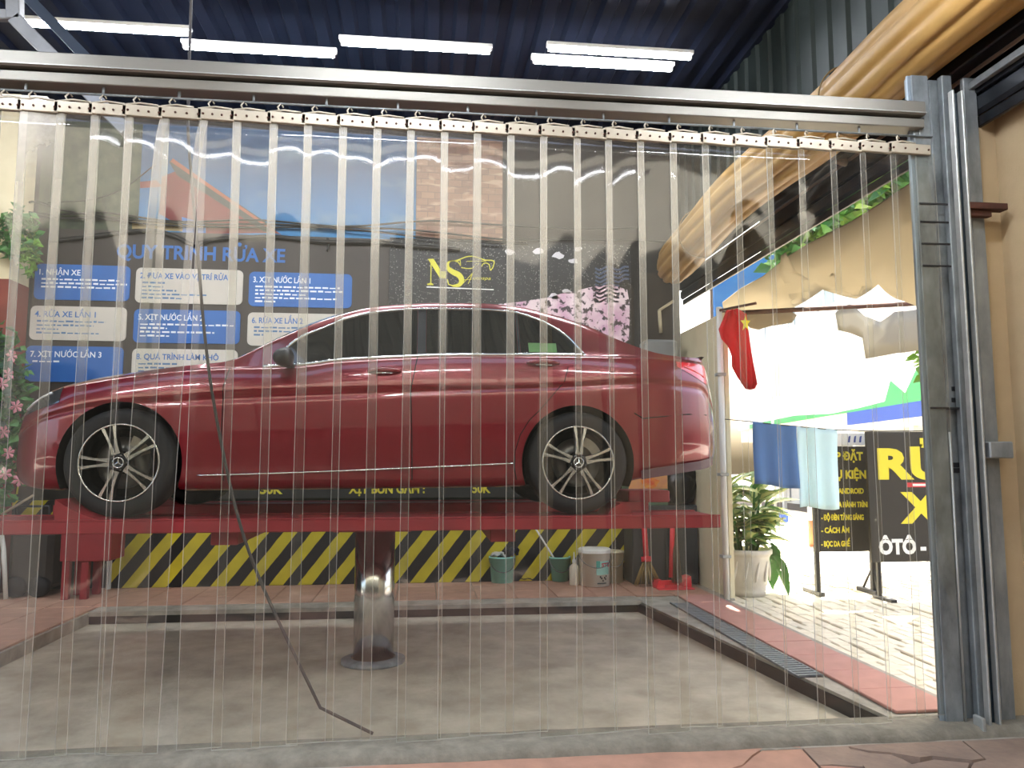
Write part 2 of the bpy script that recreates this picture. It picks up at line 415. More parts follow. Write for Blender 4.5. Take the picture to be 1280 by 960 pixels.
c_rz = cv((-2.21, .54), (-2.15, .62), (-2.06, .715), (-1.98, .775), (-1.88, .82), (-1.75, .855), (-1.635, .875), (-1.39, .912), (-1.09, .95), (-.92, .968), (-.82, .985), (-.70, 1.043), (-.555, 1.127), (-.425, 1.195), (-.32, 1.247), (-.13, 1.329), (.03, 1.377), (.25, 1.41), (.48, 1.426), (.8, 1.432), (1.06, 1.415), (1.3, 1.363), (1.41, 1.331), (1.58, 1.267), (1.73, 1.195), (1.89, 1.129), (2.04, 1.085), (2.2, 1.066), (2.36, 1.066), (2.40, 1.0), (2.45, .86), (2.5, .73), (2.53, .62))
c_ry = cv((-2.21, .12), (-2.15, .36), (-2.06, .50), (-1.9, .60), (-1.6, .68), (-1.2, .735), (-.92, .765), (-.7, .75), (-.5, .705), (-.1, .62), (.3, .59), (.9, .585), (1.3, .59), (1.6, .625), (1.9, .68), (2.2, .70), (2.36, .64), (2.45, .53), (2.53, .2))
c_cr = cv((-2.21, .02), (-1.9, .045), (-1.2, .045), (-.95, .05), (-.75, .10), (-.4, .10), (0, .06), (.4, .035), (1.0, .035), (1.5, .06), (1.9, .03), (2.2, .012), (2.53, .01))
c_l2 = cv((-2.21, .44), (-1.9, .58), (-1.5, .655), (-.72, .692), (.37, .752), (.88, .783), (1.35, .80), (1.9, .82), (2.3, .80), (2.42, .72), (2.53, .53))
c_l1 = cv((-2.21, .46), (-1.9, .63), (-1.5, .72), (-1.0, .764), (-.72, .792), (.37, .829), (.88, .835), (1.35, .86), (1.9, .90), (2.3, .88), (2.42, .78), (2.53, .55))
NSEG = [6, 4, 4, 8, 14, 5, 6, 4, 12, 6, 6, 5]
def section(x):
    zb, w, zt, rz, ry, cr, l1, l2 = c_zb(x), c_W(x), c_belt(x), c_rz(x), c_ry(x), c_cr(x), c_l1(x), c_l2(x)
    k = min(1, w/.85)
    l2 = min(l2, zt-.10*k); l1 = min(l1, zt-.06*k); ry = min(ry, w-.11*k)
    zm = zb+min(.22, .45*(l2-zb))
    P = [(0, zb), (w*.6, zb), (w-.07*k, zb+.004), (w-.02*k, zb+.06*k), (w, zm), (w-.010, l2), (w-.020, (l1+l2)/2), (w-.006, l1),
         (w-.055*k, zt-.028*k), (w-.10*k, zt), (ry, rz), (ry*.6, rz+cr*.72), (0, rz+cr)]
    P.insert(10, ((w-.10*k+ry)/2+.012, (zt+rz)/2)) if False else None
    return P
def catmull(P, segs):
    P = [np.array(p) for p in P]; out = []
    n = len(P)
    for i in range(n-1):
        p0 = P[i-1] if i else 2*P[0]-P[1]
        p3 = P[i+2] if i+2 < n else 2*P[-1]-P[-2]
        p1, p2 = P[i], P[i+1]
        L = np.linalg.norm(p2-p1)+1e-6
        m1 = (p2-p0)/(np.linalg.norm(p2-p1)+np.linalg.norm(p1-p0)+1e-6)*L
        m2 = (p3-p1)/(np.linalg.norm(p3-p2)+np.linalg.norm(p2-p1)+1e-6)*L
        if i in (9,): m1 = (p2-p1)*1.0; m2 = (p2-p1)*.9            # the side glass stays nearly flat
        if i == 8: m2 = (p2-p1)
        if i == 10: m1 = (p2-p1)*1.05
        for s_ in range(segs[i]):
            t = s_/segs[i]; t2, t3 = t*t, t*t*t
            out.append((2*t3-3*t2+1)*p1+(t3-2*t2+t)*m1+(-2*t3+3*t2)*p2+(t3-t2)*m2)
    out.append(P[-1]); return out
RING0 = np.cumsum([0]+NSEG)
stx = list(np.concatenate([np.linspace(-2.21, -2.1, 9), np.linspace(-2.08, -1.9, 9), np.linspace(-1.88, 1.9, 170), np.linspace(1.92, 2.30, 16), np.linspace(2.32, 2.53, 20)]))
RINGS = np.array([catmull(section(x), NSEG) for x in stx])       # stations x ring x (y, z)
NR = RINGS.shape[1]
def surf_y(x, z):
    """outward distance of the side skin at (x, z)"""
    i = min(max(int(np.searchsorted(stx, x))-1, 0), len(stx)-2); t = (x-stx[i])/(stx[i+1]-stx[i])
    r = RINGS[i]*(1-t)+RINGS[i+1]*t
    r = r[RING0[4]:RING0[10]+1]
    return float(np.interp(z, r[:, 1], r[:, 0]))

CARX, CARY, CARZ = -.424, 5.82, 1.004
car = thing('car', 'dark red sedan raised on the lift behind the clear strip curtain', 'car', (CARX, CARY, CARZ))
OFF = Vector((CARX, CARY, CARZ))
def cb(mb, name, m, parent=car, label=None, **kw):
    mb.v = [tuple(Vector(v)+OFF) for v in mb.v]; return mb.build(name, m, parent, label, **kw)

def car_shell():
    sets = {}
    def put(key, quad, sgn):
        d = sets.setdefault(key, ({}, [], []))
        idx = []
        for (i, j) in quad:
            if (i, j, sgn) not in d[0]:
                d[0][(i, j, sgn)] = len(d[1]); y, z = V[(i, j)][1:]; d[1].append((V[(i, j)][0], -sgn*y, z))
            idx.append(d[0][(i, j, sgn)])
        d[2].append(idx if sgn > 0 else idx[::-1])
    V = {}
    n = len(stx)
    for i in range(n):
        for j in range(NR):
            V[(i, j)] = [stx[i], RINGS[i, j, 0], RINGS[i, j, 1]]
    keep = {}
    side_lo, side_hi = RING0[2], RING0[8]
    for i in range(n-1):
        for j in range(NR-1):
            xm = (stx[i]+stx[i+1])/2; ym = (V[(i, j)][1]+V[(i+1, j+1)][1])/2; zm = (V[(i, j)][2]+V[(i+1, j+1)][2]+V[(i, j+1)][2]+V[(i+1, j)][2])/4
            dead = False
            for hx in (HUBF, HUBR):
                if j >= side_lo and j < side_hi and math.hypot(xm-hx, zm-HZ) < ARCH: dead = True
                if j < side_lo and ym > .45 and abs(xm-hx) < ARCH: dead = True
            keep[(i, j)] = not dead
    # snap the rim of each wheel arch to its circle
    for i in range(n):
        for j in range(side_lo, side_hi+1):
            q = [keep.get((a, b)) for a in (i-1, i) for b in (j-1, j)]
            if True in q and False in q:
                for hx in (HUBF, HUBR):
                    dx, dz = V[(i, j)][0]-hx, V[(i, j)][2]-HZ; d = math.hypot(dx, dz)
                    if .0 < d < ARCH+.06 and V[(i, j)][2] > .19:
                        V[(i, j)][0] = hx+dx*ARCH/d; V[(i, j)][2] = HZ+dz*ARCH/d
    for (i, j), k in keep.items():
        if not k: continue
        xm = (stx[i]+stx[i+1])/2; zm = (V[(i, j)][2]+V[(i+1, j+1)][2])/2
        quad = [(i, j), (i+1, j), (i+1, j+1), (i, j+1)]
        for sgn in (1, -1):
            key = 'body'
            inside = RING0[3] <= j < RING0[9]
            if inside and -.80 < xm < .35: key = 'door_f%d' % sgn
            elif inside and .35 < xm < 1.36 and math.hypot(xm-HUBR, zm-HZ) > ARCH+.05: key = 'door_r%d' % sgn
            elif xm > 1.86 and zm < .70 and j < RING0[7]: key = 'bumper_r'
            elif xm < -1.80 and zm < .60 and j < RING0[7]: key = 'bumper_f'
            elif xm < -.79 and xm > -2.0 and j >= RING0[10]: key = 'bonnet'
            elif xm > 1.72 and xm < 2.37 and j >= RING0[10]: key = 'boot_lid'
            put(key, quad, sgn)
    # end caps
    for i, key in ((0, 'bumper_f'), (n-1, 'bumper_r')):
        for sgn in (1, -1):
            for j in range(NR-1):
                d = sets[key]
                a = len(d[1]); 
                d[1].extend([(V[(i, j)][0], -sgn*V[(i, j)][1], V[(i, j)][2]), (V[(i, j+1)][0], -sgn*V[(i, j+1)][1], V[(i, j+1)][2]), (V[(i, 0)][0]+(-.01 if i == 0 else .01), 0, .5)])
                d[2].append([a, a+1, a+2])
    return sets
_sh = car_shell()
names = {'body': 'body', 'bumper_f': 'bumper', 'bumper_r': 'bumper', 'bonnet': 'bonnet', 'boot_lid': 'boot_lid'}
doors = {}
for key, (_, vs, fs) in _sh.items():
    mb = MB().add(vs, fs, 0, True)
    o = cb(mb, 'door' if key.startswith('door') else names[key], M_paint, car, fixn=False)
    if key.startswith('door'): doors[key] = o
# wheel houses
for hx in (HUBF, HUBR):
    for sg in (1, -1):
        mb = MB(); rows = []
        for k in range(33):
            a = R(-25)+R(230)*k/32
            dx, dz = ARCH*math.cos(a), ARCH*math.sin(a)
            y1 = surf_y(hx+dx, HZ+dz)-.001
            rows.append([Vector((hx+dx, -sg*y1, HZ+dz)), Vector((hx+dx*1.0, -sg*(y1-.02), HZ+dz*1.0)), Vector((hx+dx, -sg*.45, HZ+dz))])
        mb.grid(rows); c = Vector((hx, -sg*.45, HZ))
        for k in range(32): mb.add([rows[k][2], rows[k+1][2], c], [(0, 1, 2)])
        cb(mb, 'wheel_arch', M_lining)
# side glass, draped on the skin
c_db = cv((-.46, .953), (-.325, .964), (-.15, .991), (.26, 1.02), (.57, 1.036), (.78, 1.041), (1.475, 1.051))
c_dt = cv((-.50, 1.04), (-.40, 1.14), (-.25, 1.22), (-.12, 1.283), (.09, 1.342), (.315, 1.369), (.48, 1.377), (.8, 1.379), (1.04, 1.362), (1.16, 1.325), (1.28, 1.267), (1.38, 1.195), (1.44, 1.12), (1.475, 1.056))
def draped(x0, x1, zlo, zhi, off, nx=30, nz=8, sg=1, slant0=0, slant1=0):
    rows = []
    for i in range(nx+1):
        row = []
        for j in range(nz+1):
            v = j/nz; x = x0+(x1-x0)*i/nx+(slant0*(1-i/nx)+slant1*i/nx)*v
            z = zlo(x)+(zhi(x)-zlo(x))*v
            row.append(Vector((x, -sg*(surf_y(x, z)+off), z)))
        rows.append(row)
    return rows
for sg in (1, -1):
    df, dr = doors['door_f%d' % sg], doors['door_r%d' % sg]
    cb(MB().grid(draped(-.47, .37, c_db, c_dt, .003, sg=sg)), 'window', M_glass, df)
    cb(MB().grid(draped(.43, 1.035, c_db, c_dt, .003, sg=sg)), 'window', M_glass, dr)
    cb(MB().grid(draped(1.055, 1.47, c_db, c_dt, .003, 20, sg=sg)), 'window', M_glass, dr)
    cb(MB().grid(draped(.372, .428, c_db, c_dt, .0025, 2, sg=sg)), 'pillar_cover', M_bpl, car)
    cb(MB().grid(draped(1.037, 1.053, c_db, c_dt, .006, 2, sg=sg)), 'window_bar', M_bpl, dr)
    xs = ar(-.60, 1.49, 60)
    zb_ = lambda x: c_db(x) if x > -.46 else .953+.06*(x+.46)
    lo = [Vector((x, -sg*(surf_y(x, zb_(x))+.006), zb_(x))) for x in xs]
    hi = [Vector((x, -sg*(surf_y(x, c_dt(x))+.006), c_dt(x)+.004)) for x in ar(-.5, 1.475, 70)]
    m1 = MB().tube(lo, .0135, 6); cb(m1, 'window_trim', M_chrome, label='bright chrome strip under the side windows')
    m2 = MB().tube(hi, .0085, 6); cb(m2, 'window_trim', M_chrome, label='bright chrome strip over the side windows')
    # sill moulding
    pts = [Vector((x, -sg*(surf_y(x, z)+.004), z)) for x, z in zip(ar(-.955, .99, 30), [.257+.073*((t)/30)**1.25 for t in range(31)])]
    cb(MB().tube(pts, .006, 6), 'sill_trim', M_chrome, label='thin chrome strip along the lower doors')
    # door seams
    def seam(p, n=26):
        q = []
        for i in range(len(p)-1):
            for t in range(n): q.append((p[i][0]+(p[i+1][0]-p[i][0])*t/n, p[i][1]+(p[i+1][1]-p[i][1])*t/n))
        q.append(p[-1])
        return MB().tube([Vector((x, -sg*(surf_y(x, z)-.001), z)) for x, z in q], .0035, 5)
    cb(seam([(.375, 1.02), (.335, .80), (.345, .50), (.35, .225)]), 'door_seam', M_lining, df)
    cb(seam([(-.80, .93), (-.825, .80), (-.82, .5), (-.80, .225)]), 'door_seam', M_lining, df)
    arc = [(HUBR+(ARCH+.05)*math.cos(a), HZ+(ARCH+.05)*math.sin(a)) for a in [R(d) for d in (128, 140, 155, 170, 185, 195)]]
    cb(seam([(1.36, .96), (1.33, .86)]+arc, 8), 'door_seam', M_lining, dr)
    # handles
    for xh, zh, d in ((.06, .918, df), (1.09, .985, dr)):
        hb = MB(); yo = surf_y(xh+.1, zh)
        pts = [Vector((xh+.21*t, -sg*(surf_y(xh+.21*t, zh)+.03*math.sin(math.pi*min(1, max(0, t)))**.5*1.0+.002), zh+.006*math.sin(math.pi*t))) for t in ar(0, 1, 12)]
        hb.tube(pts, [.006+.009*math.sin(math.pi*t)**.4 for t in ar(0.001, .999, 12)], 8)
        cb(hb, 'handle', M_paint, d)
        tb = MB().tube([p+Vector((0, 0, -.020)) for p in pts[3:10]], .0035, 5); cb(tb, 'handle_trim', M_chrome, d)
    # mirror
    mm = bmesh.new(); bmesh.ops.create_uvsphere(mm, u_segments=20, v_segments=12, radius=1)
    for v in mm.verts:
        x, y, z = v.co
        v.co = Vector((-.43+.085*x*(1 if x < 0 else .5), -sg*(.965+.10*y), .985+.062*z))
    mmb = MB().add([v.co.copy() for v in mm.verts], [[v.index for v in f.verts] for f in mm.faces], 0, True); mm.free()
    mr = cb(mmb, 'side_mirror', M_bpl, label='black door mirror')
    cb(MB().bbox(-.46, -.40, -sg*.88-.06, -sg*.88+.06, .935, .962, .01), 'mirror_foot', M_bpl, mr)
    # lamps
    z0 = lambda x: .60+.10*(x+2.12)/.4; z1 = lambda x: c_belt(x)-.012
    hl = cb(MB().grid(draped(-2.085, -1.80, lambda x: .615+.36*(x+2.085)*.85, lambda x: c_belt(x)-.008, .004, 16, 6, sg)), 'headlight', M_lampg)
    cb(MB().tube([Vector((x, -sg*(surf_y(x, z)+.008), z)) for x, z in [(-2.05, .665), (-2.0, .70), (-1.94, .735), (-1.87, .765)]], .007, 6), 'lamp_strip', mat('lamp_white', 'e9ecf2', .2), hl)
    tl = cb(MB().grid(draped(2.13, 2.375, lambda x: .985-.115*(x-2.13)/.245, lambda x: min(c_belt(x)-.025, 1.02), .004, 16, 6, sg)), 'tail_light', M_tail, label='bright red rear lamp')
    cb(MB().tube([Vector((x, -sg*(surf_y(x, z)+.007), z)) for x, z in [(2.18, .99), (2.26, .965), (2.35, .925)]], .005, 6), 'lamp_strip', mat('lamp_pink', 'ff6a70', .2), tl)
    # rear bumper crease and reflector
    cb(MB().tube([Vector((x, -sg*(surf_y(x, z)+.001), z)) for x, z in [(1.80, .66), (1.86, .625), (2.0, .64), (2.2, .66), (2.36, .66)]], .004, 5), 'bumper_seam', M_lining)
    # exhaust/diffuser part
    cb(MB().grid(draped(1.84, 2.42, c_zb, lambda x: c_zb(x)+.06, .004, 16, 2, sg)), 'valance', mat('grey_valance', '57383f', .5))
# windscreen and rear window on the loft
def top_patch(x0, x1, jlo, off, m, name, nx=24):
    rows = []
    for i in range(nx+1):
        x = x0+(x1-x0)*i/nx
        k = min(max(int(np.searchsorted(stx, x))-1, 0), len(stx)-2); t = (x-stx[k])/(stx[k+1]-stx[k]); r = RINGS[k]*(1-t)+RINGS[k+1]*t
        r = r[jlo:]
        rows.append([Vector((x, -y, z+off)) for y, z in r]+[Vector((x, y, z+off)) for y, z in r[::-1][1:]])
    return cb(MB().grid(rows), name, m)
top_patch(-.80, -.14, RING0[10]+1, .004, M_glass, 'windscreen')
top_patch(1.30, 1.84, RING0[10]+1, .004, M_glass, 'rear_window')
sp = MB(); rows = []
for i in range(25):
    y = -.62+1.24*i/24; b = .03*(1-(y/.62)**2)
    rows.append([Vector((2.29+b*.3, y, 1.062)), Vector((2.36+b, y, 1.079)), Vector((2.385+b, y, 1.077)), Vector((2.365+b, y, 1.055))])
sp.grid(rows); cb(sp, 'spoiler', mat('spoiler_grey', '6b5a56', .2, coat=1), label='slim lip spoiler on the boot edge')
cb(MB().bbox(1.11, 1.30, -.787, -.783, 1.068, 1.135, .001, M=Matrix.Rotation(0, 4, 'X')), 'window_patch', mat('patch_green', '5c8f4a', .5), doors['door_r1'], label='green rectangle in the rear side window').data  # small green rectangle laid on the rear pane
for v in bpy.data.objects['window_patch'].data.vertices:
    z = v.co.z; v.co.y = -(surf_y(v.co.x, z)+.005)+(.001 if v.co.y > -.785 else 0)
# wheels
def make_wheel(rot, steer_y):
    w = thing('wheel_tmp', None, None, (0, 0, 0))
    return w
def spoke_mesh(a):
    mb = MB()
    ca, sa = math.cos(a), math.sin(a)
    M = Matrix.Rotation(-a, 4, 'Y')
    for s_ in (-1, 1):
        inner, outer = .052, .226
        P = [(inner, s_*.012, .026), (inner+.05, s_*.016, .016), (.15, s_*.021, .013), (outer, s_*.034, .020)]
        top = []; rows = []
        for r, zc, hw in P:
            y = -.0-.012*(1-(r/.23)**2)
            rows.append([M @ Vector((r, y+.05, zc-hw*.62)), M @ Vector((r, y, zc-hw*.5)), M @ Vector((r, y, zc+hw*.5)), M @ Vector((r, y+.05, zc+hw*.62))])
        n = len(rows)
        k = len(mb.v); mb.v += [tuple(p) for r_ in rows for p in r_]
        for i in range(n-1):
            for j in range(3):
                mb.f.append([k+i*4+j, k+i*4+j+1, k+(i+1)*4+j+1, k+(i+1)*4+j]); mb.mi.append(0 if j == 1 else 1); mb.sm.append(False)
    return mb
def wheel(hx, sg, base):
    yo = -.884                                         # outer face of the near wheels
    wo = MB()
    prof = [(.232, .02), (.236, .002), (.25, -.004), (.285, -.008), (.312, .0), (.328, .022), (.333, .05), (.333, .18), (.325, .21), (.29, .225), (.24, .22), (.232, .20)]
    wo.lathe(prof, (0, 0, 0), 56, axis='y', closed=True)
    for k in range(3):
        wo.lathe([(.3335, .06+.04*k), (.3352, .062+.04*k), (.3352, .085+.04*k), (.3335, .087+.04*k)], (0, 0, 0), 40, axis='y')
    T = Matrix.Translation(Vector((hx, 0, HZ))) @ (Matrix.Translation((0, yo, 0)) if sg > 0 else Matrix.Rotation(math.pi, 4, 'Z') @ Matrix.Translation((0, yo, 0)))
    def put(mb, name, m, parent):
        mb.v = [tuple(T @ Vector(v)) for v in mb.v]; return cb(mb, name, m, parent)
    tyre = put(wo, 'wheel', M_rubber, car)
    rim = MB(); rim.lathe([(.233, .012), (.2385, .002), (.2385, -.003), (.231, -.004), (.228, .006)], (0, 0, 0), 56, mi=0, axis='y', closed=True)
    put(rim, 'rim', M_rimf, tyre)
    put(MB().lathe([(.229, .004), (.222, .03), (.21, .06), (.205, .19), (.0, .19)], (0, 0, 0), 48, axis='y'), 'rim_barrel', M_rimd, tyre)
    for k in range(5):
        put(spoke_mesh(R(base+72*k)), 'spoke', [M_rimf, M_rimd], tyre)
    put(MB().lathe([(.06, .03), (.058, .0), (.05, -.012), (.040, -.016), (.036, -.012), (.0, -.012)], (0, 0, 0), 28, axis='y'), 'hub_cap', M_rimd, tyre)
    em = MB(); em.lathe([(.034, -.016), (.031, -.0185), (.028, -.016)], (0, 0, 0), 28, axis='y')
    for k in range(3):
        a = R(90+120*k); d = Vector((math.cos(a), 0, math.sin(a))); e = Vector((-d.z, 0, d.x))
        em.add([d*.03+Vector((0, -.0165, 0)), e*.006+Vector((0, -.0165, 0)), -e*.006+Vector((0, -.0165, 0)), Vector((0, -.020, 0))], [(0, 1, 3), (0, 3, 2), (0, 2, 1)])
    put(em, 'emblem', M_chrome, tyre)
    put(MB().lathe([(.16, .075), (.16, .09), (.07, .09), (.07, .06)], (0, 0, 0), 36, axis='y'), 'brake_disc', M_brake, tyre)
    ca = MB()
    for a0 in (20,):
        rows = []
        for k in range(9):
            a = R(a0+50*k/8); c_, s_ = math.cos(a), math.sin(a)
            rows.append([Vector((r*c_, yy, r*s_)) for r, yy in ((.115, .06), (.115, .05), (.175, .05), (.175, .06))])
        ca.grid(rows, smooth=False)
    put(ca, 'brake_caliper', mat('caliper', '8d8678', .5, .4), tyre)
    for k in range(5):
        a = R(base+36+72*k); p = Vector((.045*math.cos(a), -.006, .045*math.sin(a)))
        put(MB().lathe([(.008, .0), (.008, -.008), (.0, -.008)], p, 8, axis='y'), 'wheel_bolt', M_brake, tyre)
wheel(HUBF, 1, 180); wheel(HUBR, 1, 14); wheel(HUBF, -1, 40); wheel(HUBR, -1, 75)

# ------------------------------------------------------------------ the lift
lift = thing('car_lift', 'red single post car lift with chrome piston under the sedan', 'car lift', (-.35, CARY, -.10))
RX0, RX1 = -2.85, 1.885
def rail(y0, y1):
    mb = MB(); mb.bbox(RX0, RX1, y0, y1, .925, 1.0, .006)
    return mb.build('runway', M_red, lift)
r1 = rail(4.78, 5.27); r2 = rail(6.37, 6.86)
for r_, (a, b) in ((r1, (4.78, 5.27)), (r2, (6.37, 6.86))):
    e = MB(); e.bbox(RX0, RX1, a+.0, a+.02, .998, 1.008, .002); e.bbox(RX0, RX1, b-.02, b, .998, 1.008, .002); e.build('edge_strip', M_red, r_)
for x in (-1.2, .5):
    MB().bbox(x-.08, x+.08, 4.9, 6.75, .84, .925, .006).build('cross_beam', M_red, lift)
MB().bbox(-.62, -.08, 5.45, 6.2, .86, .93, .006).build('head_plate', M_red, lift)
pm = MB().lathe([(.0, -.10), (.145, -.10), (.145, .86), (.0, .86)], (-.35, CARY, 0), 48); pm.build('piston', M_post, lift, label='polished chrome piston')
MB().lathe([(.16, -.10), (.23, -.10), (.23, -.075), (.16, -.06)], (-.35, CARY, 0), 40).build('collar', M_galvd, lift)
def wedge(x0, x1, h, y0, y1, name='wheel_stop'):
    pts = [(x0, 1.0), (x0, 1.0+h)]+[(x0+(x1-x0)*t, 1.0+h*(1-t)**1.7) for t in (.25, .5, .75)]+[(x1, 1.0)]
    return MB().prism(pts, y0, y1).build(name, M_red, lift)
xa = onY(74, 620, 4.85).x
wedge(xa, xa+.30, .125, 4.80, 5.22); wedge(xa, xa+.30, .125, 6.4, 6.8)
xb = onY(792, 630, 4.9).x
MB().prism([(xb, 1.0), (xb-.02, 1.055), (xb-.07, 1.075), (xb-.13, 1.04), (xb-.16, 1.0)], 4.95, 5.25).build('wheel_stop', M_red, lift)
xb = onY(833, 630, 6.5).x
MB().bbox(xb-.36, xb, 6.40, 6.82, 1.0, 1.10, .01).build('wheel_stop', M_red, lift)

# ------------------------------------------------------------------ boards and prints on the back wall
WY = 8.70
def wp(px, py, y=WY): p = onY(px, py, y); return p.x, p.z
M_board = mat('board_brown', '3a332d', .6, var=.3, scale=3)
M_cblue = mat('card_blue', '2b64ad', .55, var=.2, scale=4)
M_cwhite = mat('card_white', 'c8c3ba', .6, var=.15, scale=4)
M_tblue = mat('text_blue', '3468ad', .6)
M_tdk = mat('text_steel', '56769c', .6)
M_tlt = mat('text_pale', 'dfe8f2', .6)
bd = thing('procedure_board', 'dark brown car wash procedure board with blue and white cards behind the car', 'notice board', (-2.4, WY-.02, 1.3))
bx0 = wp(47, 290)[0]; bzt = 3.87
MB().box(bx0, -.42, WY-.03, WY, 1.16, bzt).build('panel', M_board, bd)
tx, tz = wp(147, 326); tx2 = wp(357, 326)[0]
lettering('QUY TRÌNH RỬA XE', tx, WY-.032, 3.565, .215, M_tblue, bd, tx2-tx, .025)
def rrect(x0, x1, z0, z1, r):
    out = []
    for cx, cz, a0 in ((x1-r, z1-r, 0), (x0+r, z1-r, 90), (x0+r, z0+r, 180), (x1-r, z0+r, 270)):
        for k in range(5):
            a = R(a0+22.5*k); out.append((cx+r*math.cos(a), cz+r*math.sin(a)))
    return out
cols = [(bx0+.02, -3.215), (-3.155, -2.02), (-1.955, -.83)]
rowz = [(3.08, 3.47), (2.64, 3.01), (2.19, 2.575)]
heads = [['1. NHẬN XE', '2. ĐƯA XE VÀO VỊ TRÍ RỬA', '3. XỊT NƯỚC LẦN 1'], ['4. RỬA XE LẦN 1', '5. XỊT NƯỚC LẦN 2', '6. RỬA XE LẦN 2'], ['7. XỊT NƯỚC LẦN 3', '8. QUÁ TRÌNH LÀM KHÔ', '']]
hw = [[.42, .93, .62], [.62, .68, .55], [.72, .86, 0]]
nl = [[(.80, .88, .76), (.25, .22, .36, .68, .42), (.92, .95, .55, .90, .22)], [(.70, .58, .22, .64), (.98, .28, .78, .32), (.62, .66, .10)], [(.27,), (.40, .80, .34, .42), ()]]
lx = random.Random(3)
for r in range(3):
    for c in range(3):
        (x0, x1), (z0, z1) = cols[c], rowz[r]
        x0s = x0+(.0 if c else -.02*r)
        blue = (r*3+c) % 2 == 0
        cd = MB().prism(rrect(x0s, x1-.015*r, z0-.012*(c), z1-.012*c, .055), WY-.042, WY-.029).build('card', M_cblue if blue else M_cwhite, bd, label='blue rounded step card' if blue else 'white rounded step card')
        m1, m2 = (M_tlt, M_tlt) if blue else (M_tblue, M_tdk)
        if heads[r][c]:
            lettering(heads[r][c], x0s+.045, WY-.0425, z1-.012*c-.118, .088, m1, cd, hw[r][c], .014)
        for q, wd in enumerate(nl[r][c]):
            mb = MB(); xx = x0s+.07; zz = z1-.012*c-.175-.042*q; xe = xx+wd
            while xx < xe:
                ww = lx.uniform(.03, .085); mb.box(xx, min(xx+ww, xe), WY-.0432, WY-.042, zz, zz+.013+lx.choice((0, .005, .007))); xx += ww+.016
            mb.build('text_line', m2, cd)
# hazard stripes along the bottom of the wall
def stripes(name, c1, c2, period=.30, slope=.78):
    m = bpy.data.materials.new(name); m.use_nodes = True; N = m.node_tree.nodes; L = m.node_tree.links; b = N['Principled BSDF']
    tc = N.new('ShaderNodeNewGeometry'); sp = N.new('ShaderNodeSeparateXYZ'); L.new(tc.outputs['Position'], sp.inputs[0])
    mu = N.new('ShaderNodeMath'); mu.operation = 'MULTIPLY_ADD'; mu.inputs[1].default_value = -slope; L.new(sp.outputs[2], mu.inputs[0]); L.new(sp.outputs[0], mu.inputs[2])
    nz = N.new('ShaderNodeTexNoise'); nz.inputs['Scale'].default_value = 9; ad = N.new('ShaderNodeMath'); ad.operation = 'MULTIPLY_ADD'; ad.inputs[1].default_value = .012
    L.new(tc.outputs['Position'], nz.inputs['Vector']); L.new(nz.outputs[0], ad.inputs[0]); L.new(mu.outputs[0], ad.inputs[2])
    dv = N.new('ShaderNodeMath'); dv.operation = 'MULTIPLY'; dv.inputs[1].default_value = 1/period; L.new(ad.outputs[0], dv.inputs[0])
    fr = N.new('ShaderNodeMath'); fr.operation = 'FRACT'; L.new(dv.outputs[0], fr.inputs[0])
    gt = N.new('ShaderNodeMath'); gt.operation = 'GREATER_THAN'; gt.inputs[1].default_value = .5; L.new(fr.outputs[0], gt.inputs[0])
    n2 = N.new('ShaderNodeTexNoise'); n2.inputs['Scale'].default_value = 7; n2.inputs['Detail'].default_value = 8; L.new(tc.outputs['Position'], n2.inputs['Vector'])
    mx = N.new('ShaderNodeMix'); mx.data_type = 'RGBA'; mx.inputs[6].default_value = lin(c1); mx.inputs[7].default_value = lin(c2); L.new(gt.outputs[0], mx.inputs[0])
    m3 = N.new('ShaderNodeMix'); m3.data_type = 'RGBA'; m3.blend_type = 'MULTIPLY'; m3.inputs[0].default_value = .45
    L.new(mx.outputs[2], m3.inputs[6]); L.new(n2.outputs[0], m3.inputs[7]); L.new(m3.outputs[2], b.inputs['Base Color']); b.inputs['Roughness'].default_value = .6
    return m
hz = thing('hazard_skirting', 'yellow and black diagonal striped strip along the foot of the back wall', 'skirting', (-1, WY-.03, 0))
hx0, hx1 = wp(142, 700)[0], wp(785, 700)[0]
MB().bbox(hx0, hx1, WY-.06, WY, .02, .905, .006).build('striped_panel', stripes('hazard_stripes', '1b1a18', 'e3d02c'), hz)
MB().bbox(bx0-.06, hx0-.002, WY-.06, WY, .62, .935, .006).build('striped_panel', stripes('hazard_stripes_end', '1b1a18', 'e3d02c', .29), hz)
MB().bbox(hx0-.03, hx0+.012, WY-.10, WY-.06, .0, .56, .006).build('end_post', M_white, hz, label='white post at the end of the striped strip')
pb = thing('price_board', 'black price board lettered in yellow, low on the back wall behind the wheels', 'sign', (-1, WY-.03, .94))
MB().bbox(bx0-.04, 2.2, WY-.035, WY, .94, 1.155, .004).build('panel', M_signb, pb)
for t, a, b_ in (('XỊT BÙN GẦM :', 436, 531), ('50K', 590, 613), ('50K', 326, 354)):
    x0, z0 = wp(a, 616); x1 = wp(b_, 616)[0]
    lettering(t, x0, WY-.036, .995, .135, M_yel2, pb, x1-x0, .035)
MB().prism([(bx0-.035, 1.0), (bx0-.015, 1.0), (bx0-.005, 1.14), (bx0-.02, 1.14)], WY-.037, WY-.034).build('mark', M_yel2, pb)
